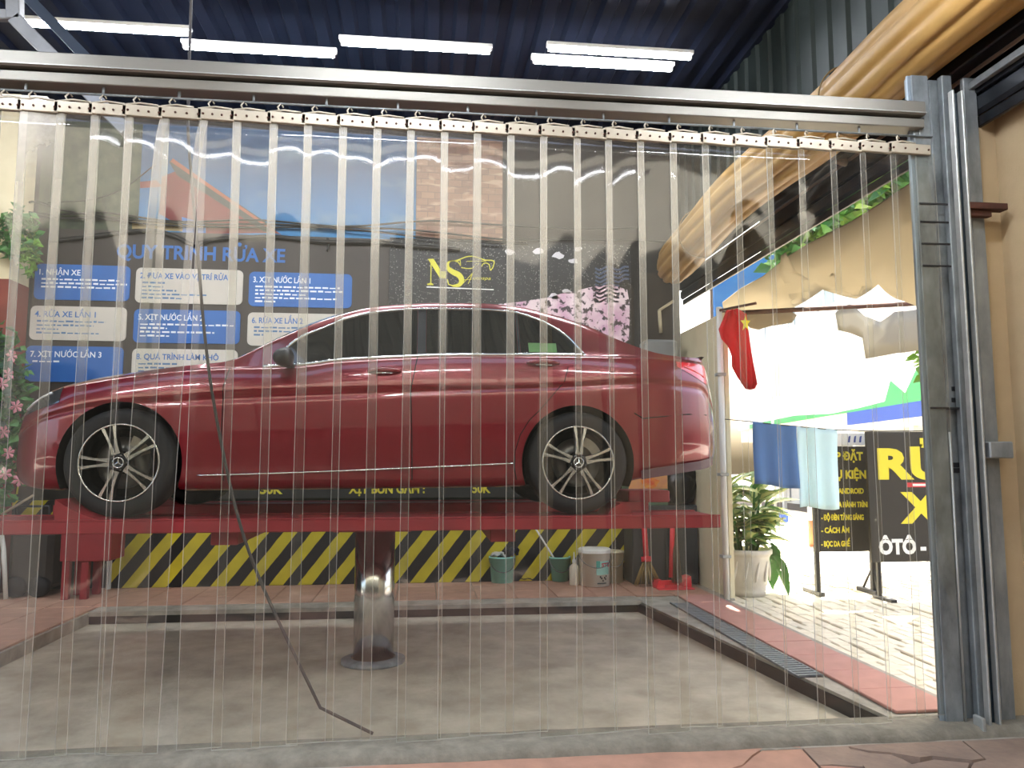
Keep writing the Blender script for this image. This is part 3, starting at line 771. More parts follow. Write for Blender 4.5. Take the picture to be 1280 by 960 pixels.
# logo poster
def speckle(name, base, dot, sc, th):
    m = bpy.data.materials.new(name); m.use_nodes = True; N = m.node_tree.nodes; L = m.node_tree.links; b = N['Principled BSDF']
    tc = N.new('ShaderNodeTexCoord'); v = N.new('ShaderNodeTexVoronoi'); v.inputs['Scale'].default_value = sc; L.new(tc.outputs['Object'], v.inputs['Vector'])
    nz = N.new('ShaderNodeTexNoise'); nz.inputs['Scale'].default_value = 3; L.new(tc.outputs['Object'], nz.inputs['Vector'])
    ml = N.new('ShaderNodeMath'); ml.operation = 'MULTIPLY'; ml.inputs[1].default_value = th; L.new(nz.outputs[0], ml.inputs[0])
    lt = N.new('ShaderNodeMath'); lt.operation = 'LESS_THAN'; L.new(v.outputs['Distance'], lt.inputs[0]); L.new(ml.outputs[0], lt.inputs[1])
    mx = N.new('ShaderNodeMix'); mx.data_type = 'RGBA'; mx.inputs[6].default_value = lin(base); mx.inputs[7].default_value = lin(dot)
    L.new(lt.outputs[0], mx.inputs[0]); L.new(mx.outputs[2], b.inputs['Base Color']); b.inputs['Roughness'].default_value = .55
    return m
lp = thing('logo_poster', 'black speckled poster with yellow monogram and pink foam print above the car roof', 'poster', (1.0, WY-.03, 1.16))
MB().box(-.418, 2.40, WY-.03, WY, 1.16, 3.89).build('panel', speckle('water_drops', '1d1c1b', '8f8d88', 44, .40), lp)
M_gold = mat('logo_yellow', 'd6cf3e', .5)
y_ = WY-.0325
x0, z0 = wp(534, 357); 
def logo(p): return wp(520+p[0]*160/1280, 290+p[1]*110/880)
def flat(polys, m, name, yy=y_, parent=lp, d=.002):
    mb = MB()
    for pl_ in polys: mb.prism(pl_, yy-d, yy)
    return mb.build(name, m, parent)
def stroke(pts, w):
    """a ribbon of varying width along points in the wall plane"""
    pts = [Vector((p[0], p[1])) for p in pts]; n = len(pts); ww = w if hasattr(w, '__len__') else [w]*n
    a, b = [], []
    for i in range(n):
        t = (pts[min(i+1, n-1)]-pts[max(i-1, 0)]).normalized(); q = Vector((-t.y, t.x))
        a.append(pts[i]+q*ww[i]/2); b.append(pts[i]-q*ww[i]/2)
    return [[tuple(a[i]), tuple(a[i+1]), tuple(b[i+1]), tuple(b[i])] for i in range(n-1)]
def smooth(pts, n=5):
    q = catmull([np.array(p) for p in pts]*1, [n]*(len(pts)-1)) if len(pts) != 13 else catmull([np.array(p) for p in pts][:12], [n]*11)+[np.array(pts[-1])]
    return [tuple(p) for p in q]
LG = lambda L_: [logo(p) for p in L_]
px1 = logo((1, 0))[0]-logo((0, 0))[0]
# N
flat([LG([(118, 277), (175, 275), (300, 470), (240, 470)]), LG([(146, 300), (156, 300), (152, 530), (143, 530)]), LG([(112, 525), (140, 515), (155, 515), (175, 530), (175, 538), (112, 536)]), LG([(235, 380), (300, 470), (300, 400), (255, 400)])], M_gold, 'monogram_letter')
# S
sp_ = smooth(LG([(445, 345), (420, 310), (365, 295), (322, 315), (318, 365), (365, 405), (430, 440), (455, 490), (430, 535), (370, 545), (325, 530), (312, 480)]))
n_ = len(sp_); flat(stroke(sp_, [px1*(10+48*max(0, math.sin(math.pi*(i/n_-.22)/.62)) if .22 < i/n_ < .84 else 10) for i in range(n_)]), M_gold, 'monogram_letter')
# car outline above it
o1 = smooth(LG([(330, 300), (400, 292), (450, 275), (510, 254), (570, 252), (630, 268), (690, 288), (775, 298), (770, 350), (750, 385)]))
flat(stroke(o1, [px1*(12-6*abs(i/len(o1)-.5)) for i in range(len(o1))])+stroke(LG([(505, 300), (600, 298), (700, 300)]), px1*5)+stroke(smooth(LG([(450, 362), (510, 372), (565, 368), (580, 350)])), px1*9)+stroke(smooth(LG([(655, 352), (670, 325), (700, 318), (730, 335), (740, 385), (752, 388)])), px1*9)+stroke(LG([(590, 335), (605, 318), (612, 335), (628, 318)]), px1*6)+stroke(LG([(405, 300), (440, 290), (445, 345), (425, 320)]), px1*10), M_gold, 'car_outline')
x0, z0 = logo((470, 520)); x1 = logo((580, 520))[0]
flat(stroke(LG([(470, 520), (570, 410)]), px1*5)+stroke(LG([(570, 410), (520, 525)]), px1*6)+stroke(LG([(470, 485), (555, 480)]), px1*4), M_gold, 'lettering')
x0, z0 = logo((568, 480)); lettering('utospa', x0, WY-.0325, z0, .055, M_gold, lp, logo((745, 480))[0]-x0, .0, .25)
flat(stroke(LG([(105, 556), (775, 583)]), px1*10), M_wtxt, 'underline')
# pink foam print
fp = [wp(a, b) for a, b in [(560, 388), (600, 383), (650, 378), (688, 372), (700, 368), (720, 364), (745, 358), (765, 357), (783, 363), (786, 380), (786, 400), (785, 425), (775, 432), (740, 460), (620, 460), (560, 430)]]
def foam():
    m = bpy.data.materials.new('foam_print'); m.use_nodes = True; N = m.node_tree.nodes; L = m.node_tree.links; b = N['Principled BSDF']
    tc = N.new('ShaderNodeTexCoord'); n1 = N.new('ShaderNodeTexNoise'); n1.inputs['Scale'].default_value = 2.2; n1.inputs['Detail'].default_value = 3
    n2 = N.new('ShaderNodeTexNoise'); n2.inputs['Scale'].default_value = 11; n2.inputs['Detail'].default_value = 6; n2.inputs['Roughness'].default_value = .6
    for n in (n1, n2): L.new(tc.outputs['Object'], n.inputs['Vector'])
    r1 = N.new('ShaderNodeValToRGB'); r1.color_ramp.elements[0].color = lin('e2cfd6'); r1.color_ramp.elements[1].color = lin('b0669f'); r1.color_ramp.elements[0].position = .42; r1.color_ramp.elements[1].position = .68
    r2 = N.new('ShaderNodeValToRGB'); r2.color_ramp.elements[0].color = (1, 1, 1, 1); r2.color_ramp.elements[1].color = (0, 0, 0, 1); r2.color_ramp.elements[0].position = .43; r2.color_ramp.elements[1].position = .48
    L.new(n1.outputs[0], r1.inputs[0]); L.new(n2.outputs[0], r2.inputs[0])
    mx = N.new('ShaderNodeMix'); mx.data_type = 'RGBA'; mx.inputs[7].default_value = lin('3a3238'); L.new(r2.outputs[0], mx.inputs[0]); L.new(r1.outputs[0], mx.inputs[6])
    L.new(mx.outputs[2], b.inputs['Base Color']); b.inputs['Roughness'].default_value = .6
    return m
flat([fp], foam(), 'foam_print', d=.002)
M_fleck = mat('fleck', 'cfccd2', .6)
for cx, cy, s_ in ((637, 316, 6), (673, 314, 7), (697, 320, 7), (716, 327, 6), (722, 312, 5), (692, 371, 6), (708, 365, 5)):
    pts = []
    for k in range(9):
        a = 2*math.pi*k/9; r = s_*lx.uniform(.55, 1.1); pts.append(wp(cx+r*1.2*math.cos(a), cy+r*.7*math.sin(a)))
    flat([pts], M_fleck, 'foam_fleck')
M_ridge = mat('ridge_blue', '454f66', .5)
for k in range(9):
    yy = 336+5*k; a = 742+2*lx.random(); 
    flat(stroke(smooth([wp(a+6*t, yy+2.5*math.sin(t*1.7)) for t in range(8 if k < 4 else 6)], 3), .022), M_ridge, 'brush_ridge')

# landscape print and brick print higher up
mu = thing('landscape_mural', 'printed mural of blue sky and red roofed house above the procedure board', 'mural', (-2.2, WY-.02, 3.88))
def skymat():
    m = bpy.data.materials.new('mural_sky'); m.use_nodes = True; N = m.node_tree.nodes; L = m.node_tree.links; b = N['Principled BSDF']
    tc = N.new('ShaderNodeTexCoord'); mp = N.new('ShaderNodeMapping'); mp.inputs['Scale'].default_value = (1, 1, 1.6); L.new(tc.outputs['Object'], mp.inputs[0])
    nz = N.new('ShaderNodeTexNoise'); nz.inputs['Scale'].default_value = 1.7; nz.inputs['Detail'].default_value = 6; L.new(mp.outputs[0], nz.inputs['Vector'])
    sp = N.new('ShaderNodeSeparateXYZ'); L.new(tc.outputs['Object'], sp.inputs[0])
    r0 = N.new('ShaderNodeValToRGB'); r0.color_ramp.elements[0].color = lin('1f6c9e'); r0.color_ramp.elements[1].color = lin('2a4c70'); r0.color_ramp.elements[1].position = .8; L.new(sp.outputs[2], r0.inputs[0])
    r1 = N.new('ShaderNodeValToRGB'); r1.color_ramp.elements[0].position = .54; r1.color_ramp.elements[1].position = .78; r1.color_ramp.elements[1].color = (.7, .7, .7, 1); L.new(nz.outputs[0], r1.inputs[0])
    mx = N.new('ShaderNodeMix'); mx.data_type = 'RGBA'; mx.inputs[7].default_value = lin('5d7888'); L.new(r1.outputs[0], mx.inputs[0]); L.new(r0.outputs[0], mx.inputs[6])
    L.new(mx.outputs[2], b.inputs['Base Color']); b.inputs['Roughness'].default_value = .6
    return m
xs0, xs1 = wp(175, 250)[0], wp(520, 250)[0]
MB().box(xs0, xs1, WY-.018, WY-.001, 3.872, 5.1).build('sky_print', skymat(), mu)
MB().box(bx0, xs0-.002, WY-.018, WY-.001, 3.872, 5.1).build('foliage_print', mat('mural_leaves', '1d281b', .7, var=1, scale=5, col2='48503a'), mu)
WPL = lambda L_: [wp(a, b) for a, b in L_]
yy = WY-.019
flat([WPL([(203, 222), (222, 214), (345, 292), (255, 293), (235, 288), (200, 268)])], mat('mural_roof', '6e2523', .6, var=.3, scale=5), 'roof_print', yy, mu)
flat([WPL([(212, 203), (216, 200), (344, 286), (346, 293), (330, 290), (222, 220)])], mat('mural_fascia', '3b3733', .6), 'fascia_print', yy-.002, mu)
flat([WPL([(214, 203), (217, 199), (352, 294), (344, 292)])], mat('mural_ridge', '8a4a34', .6), 'ridge_print', yy-.004, mu)
flat([WPL([(166, 276), (228, 278), (229, 290), (166, 287)])], mat('mural_yellow', '8a774e', .6), 'house_wall_print', yy-.002, mu)
flat([WPL([(228, 272), (246, 277), (258, 283), (258, 292), (229, 291)])], mat('mural_blue', '2b5fa5', .6), 'sign_print', yy-.002, mu)
flat([WPL([(176, 228), (196, 226), (204, 234), (176, 236)])], MATS['mural_roof'], 'roof_print', yy, mu)
bk = thing('brick_mural', 'printed panel of pale brown bricks beside the blue sky print', 'mural', (.4, WY-.02, 3.9))
def brickmat():
    m = bpy.data.materials.new('brick_print'); m.use_nodes = True; N = m.node_tree.nodes; L = m.node_tree.links; b = N['Principled BSDF']
    tc = N.new('ShaderNodeTexCoord'); mp = N.new('ShaderNodeMapping'); mp.inputs['Rotation'].default_value = (R(90), 0, 0); L.new(tc.outputs['Object'], mp.inputs[0])
    bt = N.new('ShaderNodeTexBrick'); bt.inputs['Scale'].default_value = 3.2; bt.inputs['Color1'].default_value = lin('8a6650'); bt.inputs['Color2'].default_value = lin('735242'); bt.inputs['Mortar'].default_value = lin('604838')
    bt.inputs['Mortar Size'].default_value = .012; L.new(mp.outputs[0], bt.inputs['Vector'])
    nz = N.new('ShaderNodeTexNoise'); nz.inputs['Scale'].default_value = 3; m2 = N.new('ShaderNodeMapping'); m2.inputs['Scale'].default_value = (1.2, 1, 6); L.new(tc.outputs['Object'], m2.inputs[0]); L.new(m2.outputs[0], nz.inputs['Vector'])
    r1 = N.new('ShaderNodeValToRGB'); r1.color_ramp.elements[0].position = .56; r1.color_ramp.elements[1].position = .66; L.new(nz.outputs[0], r1.inputs[0])
    mx = N.new('ShaderNodeMix'); mx.data_type = 'RGBA'; mx.inputs[7].default_value = lin('a88a74'); L.new(r1.outputs[0], mx.inputs[0]); L.new(bt.outputs[0], mx.inputs[6])
    L.new(mx.outputs[2], b.inputs['Base Color']); b.inputs['Roughness'].default_value = .6
    return m
MB().box(xs1+.004, wp(628, 250)[0], WY-.018, WY-.001, 3.90, 5.1).build('panel', brickmat(), bk)

# cables strung along the top of the boards
def cable(name, pts, r, m, label, cat='cable', group=None, n=6, parent=None):
    q = catmull([np.array(p) for p in pts][:12], [5]*(min(len(pts), 12)-1))
    return MB().tube([Vector(p) for p in q], r, n).build(name, m, parent, label, cat if parent is None else None, group)
specs = [([(-5, 262), (60, 272), (120, 273), (200, 281), (300, 284), (420, 284), (520, 288), (640, 300), (740, 300), (840, 302)], 'lowest black cable strung along the top of the boards'),
         ([(-5, 258), (60, 268), (130, 266), (220, 277), (320, 275), (430, 283), (540, 276), (620, 281), (720, 286), (800, 285)], 'black cable wavering over the brick print and landscape print'),
         ([(-5, 268), (40, 252), (75, 262), (110, 268), (180, 276), (260, 280), (360, 281), (470, 290), (560, 300), (660, 306)], 'black cable dipping behind the others at the pillar'),
         ([(60, 253), (110, 250), (150, 238), (195, 205)], 'thin cable climbing from the pillar towards the red roof print')]
for i, (p, lb) in enumerate(specs):
    cable('cable', [onY(a, b, WY-.08-.012*i) for a, b in p], .011 if i < 3 else .007, M_cable, lb)
cable('air_hose', [onY(a, b, WY-.07) for a, b in [(62, 302), (110, 296), (190, 288), (222, 297), (242, 306), (262, 300), (300, 297), (345, 296), (400, 302), (470, 303), (520, 308), (575, 312)][:12]], .024, mat('hose_dark', '1d1a18', .6), 'thick black hose sagging along the top edge of the boards', 'hose')
cable('cable', [onY(a, b, WY-.06) for a, b in [(409, 298), (411, 305), (409, 314)]], .016, M_cable, 'short black cable end hanging above the third step card')
# the hose that hangs from the ceiling in front of the car
hp = [onY(233, 100, 4.35), onY(235, 150, 4.35), onY(240, 230, 4.35), onY(247, 310, 4.35), onY(254, 400, 4.35), onY(265, 490, 4.35), onY(284, 590, 4.35), onY(303, 665, 4.35), onY(325, 725, 4.35), onY(352, 785, 4.35)]
hp[0] = Vector((hp[1].x-.02, 4.35, 5.2))
e_ = hp[-1]; hp += [Vector((e_.x+.22, 4.3, .05)), Vector((e_.x+.5, 4.25, -.075))]
cable('pressure_hose', hp, [.0085]*56 if False else .0085, M_hose, 'long grey hose hanging from the ceiling in front of the red car', 'hose', n=8)

# ------------------------------------------------------------------ things on the ledge
def bucket(name, x, y, z, r0, r1, h, m, label, cat='bucket', group=None, rim=.012):
    t = thing(name, label, cat, (x, y, z), group)
    MB().lathe([(0, .012), (r0*.96, .012), (r1-.006, h-.004), (r1+.008, h), (r1+.010, h-.02), (r1, h-.022), (r0, .004), (r0*.9, 0), (0, 0)], (x, y, z), 32).build('body', m, t)
    hb = MB(); q = [Vector((x+(r1+.006)*math.cos(a), y-.35*r1*math.sin(a)*1.0-r1*.72*math.sin(a), z+h-.03-.11*math.sin(a)*1.2)) for a in [math.pi*k/14 for k in range(15)]]
    hb.tube(q, .005, 6); hb.build('handle', M_galvd, t); return t
M_teal = mat('teal_plastic', '9adfd0', .45, var=.25, scale=8)
M_pail = mat('pail_white', 'f2f2ea', .5, var=.25, scale=6, col2='b3ab95')
LZ = .018
def onledge(px, py): return onZ(px, py, LZ)
p = onledge(629, 730); W_ = lambda px, d: px*d/F
b1 = bucket('bucket', p.x, p.y+.13, LZ, .118, .138, .285, M_teal, 'larger teal bucket with a rag over its rim')
# the rag
rg = MB(); rows = []
for i in range(9):
    rows.append([Vector((p.x+.02+.16*(i/8)*1.0, p.y+.13-.10+.2*j/8, LZ+.285+.03+.05*math.sin(i*1.1)*math.cos(j*.9)+.05*(i/8)-.16*max(0, i/8-.75))) for j in range(9)])
rg.grid(rows); solidify(rg.build('rag', mat('rag_navy', '1d2236', .95, var=.5, scale=14), None, 'dark navy rag draped over the larger teal bucket', 'cloth'), .012)
rg = MB(); rows = []
for i in range(9):
    rows.append([Vector((p.x-.12+.15*(i/8), p.y+.02+.2*j/8, LZ+.295+.018*math.sin(i*1.4+j)+.022*math.sin(i/8*3))) for j in range(9)])
rg.grid(rows); solidify(rg.build('rag', mat('rag_white', 'c9c8c4', .95), None, 'white rag on the rim of the larger teal bucket', 'cloth'), .012)
p2 = onledge(702, 728)
b2 = bucket('bucket', p2.x, p2.y+.11, LZ, .088, .112, .27, M_teal, 'smaller teal bucket holding a white stick')
sa, sb_ = onY(692, 697, p2.y+.06), onY(666, 655, min(8.60, p2.y+.30))
MB().tube([Vector((p2.x+.02, p2.y+.1, LZ+.03)), sa, sb_], .010, 8).build('brush_stick', M_white, None, 'white stick leaning out of the smaller teal bucket', 'stick')
p3 = onledge(719, 732)
bt = thing('spray_bottle', 'cream plastic bottle with narrow nozzle in front of the buckets', 'bottle', (p3.x, p3.y+.05, LZ))
MB().lathe([(0, 0), (.05, 0), (.053, .01), (.053, .17), (.045, .20), (.02, .225), (.018, .24), (0, .24)], (p3.x, p3.y+.05, LZ), 24).build('body', mat('bottle_cream', 'e2d8c2', .5), bt)
MB().lathe([(.02, .235), (.022, .26), (.012, .275), (.008, .32), (.004, .35), (0, .35)], (p3.x, p3.y+.05, LZ), 16).build('nozzle', M_white, bt)
p4 = onZ(744, 730, LZ); p4.y = 8.12; p4.x = onY(743, 700, 8.29).x
pc = bucket('paint_pail', p4.x, p4.y+.17, LZ, .158, .168, .365, M_pail, 'white plastic pail with a printed label', 'pail')
MB().lathe([(0, .40), (.16, .395), (.176, .385), (.176, .345), (.170, .345), (.170, .37), (0, .375)], (p4.x, p4.y+.17, LZ), 36).build('lid', M_pail, pc)
cl = MB(); rows = []
def cyl(a, z, r=.1665): return Vector((p4.x+r*math.sin(a), p4.y+.17-r*math.cos(a), LZ+z))
def clabel(a0, a1, z0, z1, m, nm='label', r=.1675):
    mb = MB(); mb.grid([[cyl(a0+(a1-a0)*i/8, z, r) for z in (z0, z1)] for i in range(9)]); return mb.build(nm, m, pc)
clabel(-.10, .85, .13, .27, mat('label_aqua', '9fd0c4', .5)); clabel(-.10, .14, .20, .275, mat('label_teal', '4ea394', .5), r=.169)
for a0, z0 in ((.12, .10), (.2, .085), (.42, .09), (.55, .105), (.5, .075), (.3, .06)): clabel(a0, a0+.08, z0, z0+.018, M_bpl, r=.169)
clabel(-.05, .6, .035, .048, mat('label_dark', '4d5650', .5), r=.169)
me = text_mesh('STB', .07, .04)
for v in me.vertices:
    a = .24+v.co.x/.1665; v.co = cyl(a, .212+v.co.y*.8, .169)-ORIG[pc.name]
me.materials.clear(); me.materials.append(mat('label_red', 'd8364a', .5)); o = bpy.data.objects.new('lettering', me); COL.objects.link(o); o.parent = pc; ORIG[o.name] = ORIG[pc.name]
p5 = onledge(764, 726)
t5 = bucket('paint_pail', p5.x-.02, 8.49, LZ, .13, .14, .34, mat('pail_cream', 'b9b196', .6), 'cream pail half hidden behind the labelled white pail', 'pail')
MB().lathe([(0, .0), (.045, 0), (.045, .14), (.02, .17), (.02, .2), (0, .2)], onledge(683, 726)+Vector((0, .1, 0)), 16).build('bottle', M_bpl, None, 'small dark bottle left of the smaller teal bucket', 'bottle')
q = onledge(655, 727)
rows = [[Vector((q.x-.08+.2*i/8, q.y+.02+.12*j/6, LZ+.012+.022*abs(math.sin(i*.9+j*.7)))) for j in range(7)] for i in range(9)]
solidify(MB().grid(rows).build('rag', mat('rag_dark', '24262e', .95), None, 'crumpled dark rag lying between the two teal buckets', 'cloth'), .008)

# dark cabinet with a printed box and a black bag
cx0, cx1 = wp(787, 690, 8.4)[0], 3.0
cab = thing('cabinet', 'dark grey low cabinet in the corner by the cream wall', 'cabinet', ((cx0+cx1)/2, 8.45, LZ))
MB().bbox(cx0, cx1, 8.28, 8.69, LZ, .86, .008).build('body', mat('cabinet_grey', '3c4042', .6, var=.4, scale=5), cab)
for i in range(2):
    w2 = (cx1-cx0)/2
    MB().bbox(cx0+w2*i+.01, cx0+w2*(i+1)-.01, 8.262, 8.279, LZ+.04, .83, .004).build('door', MATS['cabinet_grey'], cab)
bxa, bxb = wp(783, 627, 8.4)[0], wp(832, 627, 8.4)[0]
cbx = thing('carton', 'printed carton in orange and green on the corner cabinet', 'box', ((bxa+bxb)/2, 8.43, .862))
MB().bbox(bxa, bxb, 8.31, 8.60, .862, 1.19, .004).build('body', mat('carton_green', '55755c', .6, var=.3, scale=10), cbx)
def pt(poly, m, nm, yy): flat([[(bxa+(bxb-bxa)*u, .862+.328*v) for u, v in poly]], m, nm, yy, cbx)
pt([(0.01, .55), (.99, .55), (.99, .99), (.01, .99)], mat('carton_orange', 'd39a5c', .6, var=.8, scale=12, col2='b97862'), 'print', 8.310)
blob = [(.55+.22*math.cos(a)*(1+.2*math.sin(5*a)), .76+.19*math.sin(a)*(1+.15*math.cos(4*a))) for a in [2*math.pi*k/18 for k in range(18)]]
pt(blob, mat('carton_red', 'd4552c', .6, var=.6, scale=20, col2='e0b03c'), 'print', 8.307)
for u, w_, cc in ((.06, .2, 'b8d3c4'), (.34, .12, '77a7a9'), (.56, .16, 'cfd06a')): pt([(u, .16), (u+w_, .16), (u+w_, .42), (u+w_*.5, .46), (u, .40)], mat('carton_'+cc, cc, .6), 'print', 8.309)
for v_ in (.50, .08): pt([(.04, v_), (.5, v_), (.5, v_+.03), (.04, v_+.03)], mat('carton_pale', 'c5c9a4', .6), 'print', 8.309)
bm = bmesh.new(); bmesh.ops.create_icosphere(bm, subdivisions=4, radius=1)
for v in bm.verts:
    n = math.sin(v.co.x*7+v.co.z*5)*.05+math.sin(v.co.z*11+v.co.y*6)*.05+math.sin(v.co.x*15-v.co.z*13)*.04
    v.co = v.co*(1+n); v.co = Vector((v.co.x*.20, v.co.y*.16, max(-.24, v.co.z*.27)))
c0 = Vector(((wp(853, 640, 8.4)[0]), 8.45, .865+.24))
MB().add([v.co+c0 for v in bm.verts], [[v.index for v in f.verts] for f in bm.faces], 0, True).build('bin_bag', mat('black_bag', '17181b', .35, bump=.5, bscale=18), None, 'crumpled black plastic bag beside the printed carton', 'bag'); bm.free()
ga, gb = onY(804, 425, 8.5), onY(843, 449, 8.5)
ge = thing('wall_box', 'plain grey box fixed to the dark wall above the car boot', 'box', ((ga.x+gb.x)/2, 8.6, gb.z-.25))
MB().bbox(ga.x, gb.x+.02, 8.42, 8.69, gb.z-.3, ga.z, .03).build('body', mat('box_grey', '767b7d', .7, var=.3, scale=6), ge)
q = onY(824, 388, 8.69); q2 = onY(826, 416, 8.69)
MB().tube([q, q2], .022, 8).tube([q, onY(842, 376, 8.69)], .016, 8).build('pipe', mat('pipe_cream', 'b5ab90', .6), None, 'short cream pipe on the dark wall under the tan roll', 'pipe')

# brooms and dustpan leaning in front of the cabinet
def broom(top, foot, spread, hl, hm, label, mat_b, frac=.38, nm='broom'):
    t = thing(nm, label, 'broom', foot)
    d = Vector(foot)-Vector(top)
    k = Vector(top)+d*(1-frac)
    MB().tube([Vector(top), k+d*.04], hl, 8).build('handle', hm, t)
    br = MB(); rr = random.Random(5)
    for i in range(46):
        a = rr.uniform(-1, 1); b_ = rr.uniform(-1, 1)
        e = Vector(foot)+Vector((a*spread, b_*.05, .006+rr.uniform(0, .03)))
        br.tube([k+Vector((a*.018, b_*.015, 0)), k.lerp(e, .5)+Vector((a*.012, 0, 0)), e], [.005, .006, .003], 4)
    br.build('bristles', mat_b, t, kind='stuff')
    MB().tube([k-d*.02, k+d*.05], hl*1.9, 10).build('binding', hm, t)
M_straw = mat('straw', '9a8250', .9, var=.4, scale=20); M_brown = mat('dark_bristle', '6b5a48', .9)
M_hred = mat('handle_red', 'd8323e', .45)
f1 = onledge(806, 731); f1.y -= .0
broom(onY(804, 640, 8.22), Vector((f1.x, 8.12, LZ)), .15, .030, M_hred, 'straw broom with red handle leaning beside the striped strip', M_straw)
f2 = onledge(834, 728)
broom(onY(842, 640, 8.22), Vector((f2.x+.02, 8.10, LZ+.02)), .05, .012, M_brown, 'brown bristle brush standing in the red dustpan', M_brown, .7)
dp = thing('dustpan', 'red long handled dustpan beside the straw broom', 'dustpan', (f2.x, 8.0, LZ))
xa, xb = onledge(811, 731).x, onledge(856, 731).x
m_ = MB(); m_.bbox(xa, xb, 7.88, 8.16, LZ, LZ+.012, .003); m_.prism([(xa, LZ), (xa+.10, LZ), (xa+.08, LZ+.08), (xa+.03, LZ+.085)], 7.98, 8.16); m_.prism([(xb-.09, LZ), (xb, LZ), (xb-.005, LZ+.12), (xb-.07, LZ+.10)], 7.98, 8.16); m_.bbox(xa, xb, 8.14, 8.165, LZ, LZ+.06, .003)
m_.build('pan', M_hred, dp)
MB().tube([onY(839, 722, 8.13), onY(841, 640, 8.2)], .028, 8).build('handle', M_hred, dp)

# left side: red stand, plastic stool, pipes and dark clutter
sx0, sx1 = wp(76, 690, 8.0)[0], wp(139, 690, 8.0)[0]
st = thing('steel_stand', 'red steel stand on legs under the left end of the lift', 'stand', ((sx0+sx1)/2, 8.1, LZ))
zt = .93; zb2 = onY(76, 702, 8.0).z
MB().bbox(sx0, sx1, 7.98, 8.35, zb2, zt, .008).build('body', M_red, st)
for x in (sx0+.02, sx1-.27):
    for y in (8.02, 8.30): MB().bbox(x, x+.07, y-.03, y+.03, LZ, zb2, .005).build('leg', M_red, st)
ss = onZ(6, 736, LZ)
so = thing('plastic_stool', 'low red plastic stool with white cut-out sides, beside the flowering bush', 'stool', (ss.x, ss.y+.15, LZ))
MB().bbox(ss.x-.16, ss.x+.10, ss.y, ss.y+.26, LZ+.19, LZ+.225, .012).build('seat', M_hred, so)
for i in (-.14, .06):
    for j in (.02, .22): MB().bbox(ss.x+i-.02, ss.x+i+.04, ss.y+j-.02, ss.y+j+.03, LZ, LZ+.19, .006).build('leg', M_hred, so)
MB().prism([(ss.x-.03, LZ+.02), (ss.x-.03, LZ+.07), (ss.x-.06, LZ+.09), (ss.x-.03, LZ+.12), (ss.x-.03, LZ+.17), (ss.x+.04, LZ+.17), (ss.x+.03, LZ+.12), (ss.x+.06, LZ+.09), (ss.x+.03, LZ+.07), (ss.x+.04, LZ+.02)], ss.y+.01, ss.y+.02).build('panel', M_white, so)
q0, q1 = onY(2, 668, 8.2), onY(10, 708, 8.1)
MB().tube([q0, q0.lerp(q1, .5)+Vector((-.01, 0, 0)), Vector((q1.x, 8.1, LZ+.0))], .022, 8).build('pipe', M_white, None, 'white pipe leaning by the red plastic stool', 'pipe')
bb = thing('wheeled_machine', 'dark wheeled machine standing on the floor left of the red stand', 'machine', (wp(38, 700, 8.3)[0], 8.4, LZ))
xw0, xw1 = wp(15, 700, 8.3)[0], wp(70, 700, 8.3)[0]
MB().bbox(xw0, xw1, 8.2, 8.6, LZ+.06, .66, .05).build('body', mat('machine_dark', '2b2826', .6, var=.5, scale=8, col2='3e3730'), bb)
MB().lathe([(.0, -.05), (.09, -.05), (.10, -.03), (.10, .03), (.09, .05), (0, .05)], (xw0+.1, 8.2, LZ+.1), 20, axis='y').build('wheel', M_rubber, bb)
MB().lathe([(.0, -.05), (.09, -.05), (.10, -.03), (.10, .03), (.09, .05), (0, .05)], (xw1-.1, 8.2, LZ+.1), 20, axis='y').build('wheel', M_rubber, bb)
MB().tube([Vector((xw0+.05, 8.25, .64)), Vector((xw0+.05, 8.2, .9)), Vector((xw1-.05, 8.2, .9)), Vector((xw1-.05, 8.25, .64))], .016, 8).build('handle', M_bpl, bb)
st_a, st_b = onY(2, 643, 7.9), onY(42, 619, 7.9)
MB().tube([st_a, st_b], .012, 8).build('rod', mat('rod_tan', 'a08f74', .6), None, 'thin tan rod propped behind the left end of the lift', 'rod').location.z += 0

# flowering bush at the left pillar
def leaf_mesh(L, Wd, m, curl=.3, nm='leaf', n=5, fold=.25):
    rows = []
    for i in range(n+1):
        t = i/n; w = Wd*math.sin(math.pi*min(1, .06+t*.94))**.8*(1-.25*t)
        z = -curl*L*t*t
        rows.append([Vector((-w/2, L*t, z+fold*w)), Vector((0, L*t, z)), Vector((w/2, L*t, z+fold*w))])
    return MB().grid(rows).mesh(nm, m)
def scatter(name, centre, rad, n, m, parent, size, seed, kind='stuff', squash=None):
    rr = random.Random(seed); mb = MB()
    for k in range(n):
        while True:
            p = Vector((rr.uniform(-1, 1), rr.uniform(-1, 1), rr.uniform(-1, 1)))
            if .25 < p.length < 1: break
        p = Vector((p.x*rad[0], p.y*rad[1], p.z*rad[2]))+Vector(centre)
        e = Euler((rr.uniform(-1.2, 1.2), rr.uniform(-1.2, 1.2), rr.uniform(0, 6.28))).to_matrix()
        s_ = size*rr.uniform(.6, 1.3)
        vs = [Vector((0, 0, 0)), Vector((s_*.32, s_*.45, .06*s_)), Vector((0, s_, -.1*s_)), Vector((-s_*.32, s_*.45, .06*s_))]
        mb.add([p+e @ v for v in vs], [(0, 1, 2), (0, 2, 3)])
    return mb.build(name, m, parent, kind=kind, fixn=False)
M_leaf = mat('leaf_green', '2f6a2e', .5, var=.7, scale=5, col2='4f8a3a'); M_leafd = mat('leaf_bluegreen', '2c5c4a', .5, var=.6, scale=5, col2='18382a')
bc = onY(2, 500, 8.1)
bu = thing('flowering_bush', 'tall green bush with pink flowers in front of the red pillar', 'bush', (bc.x, 8.1, LZ))
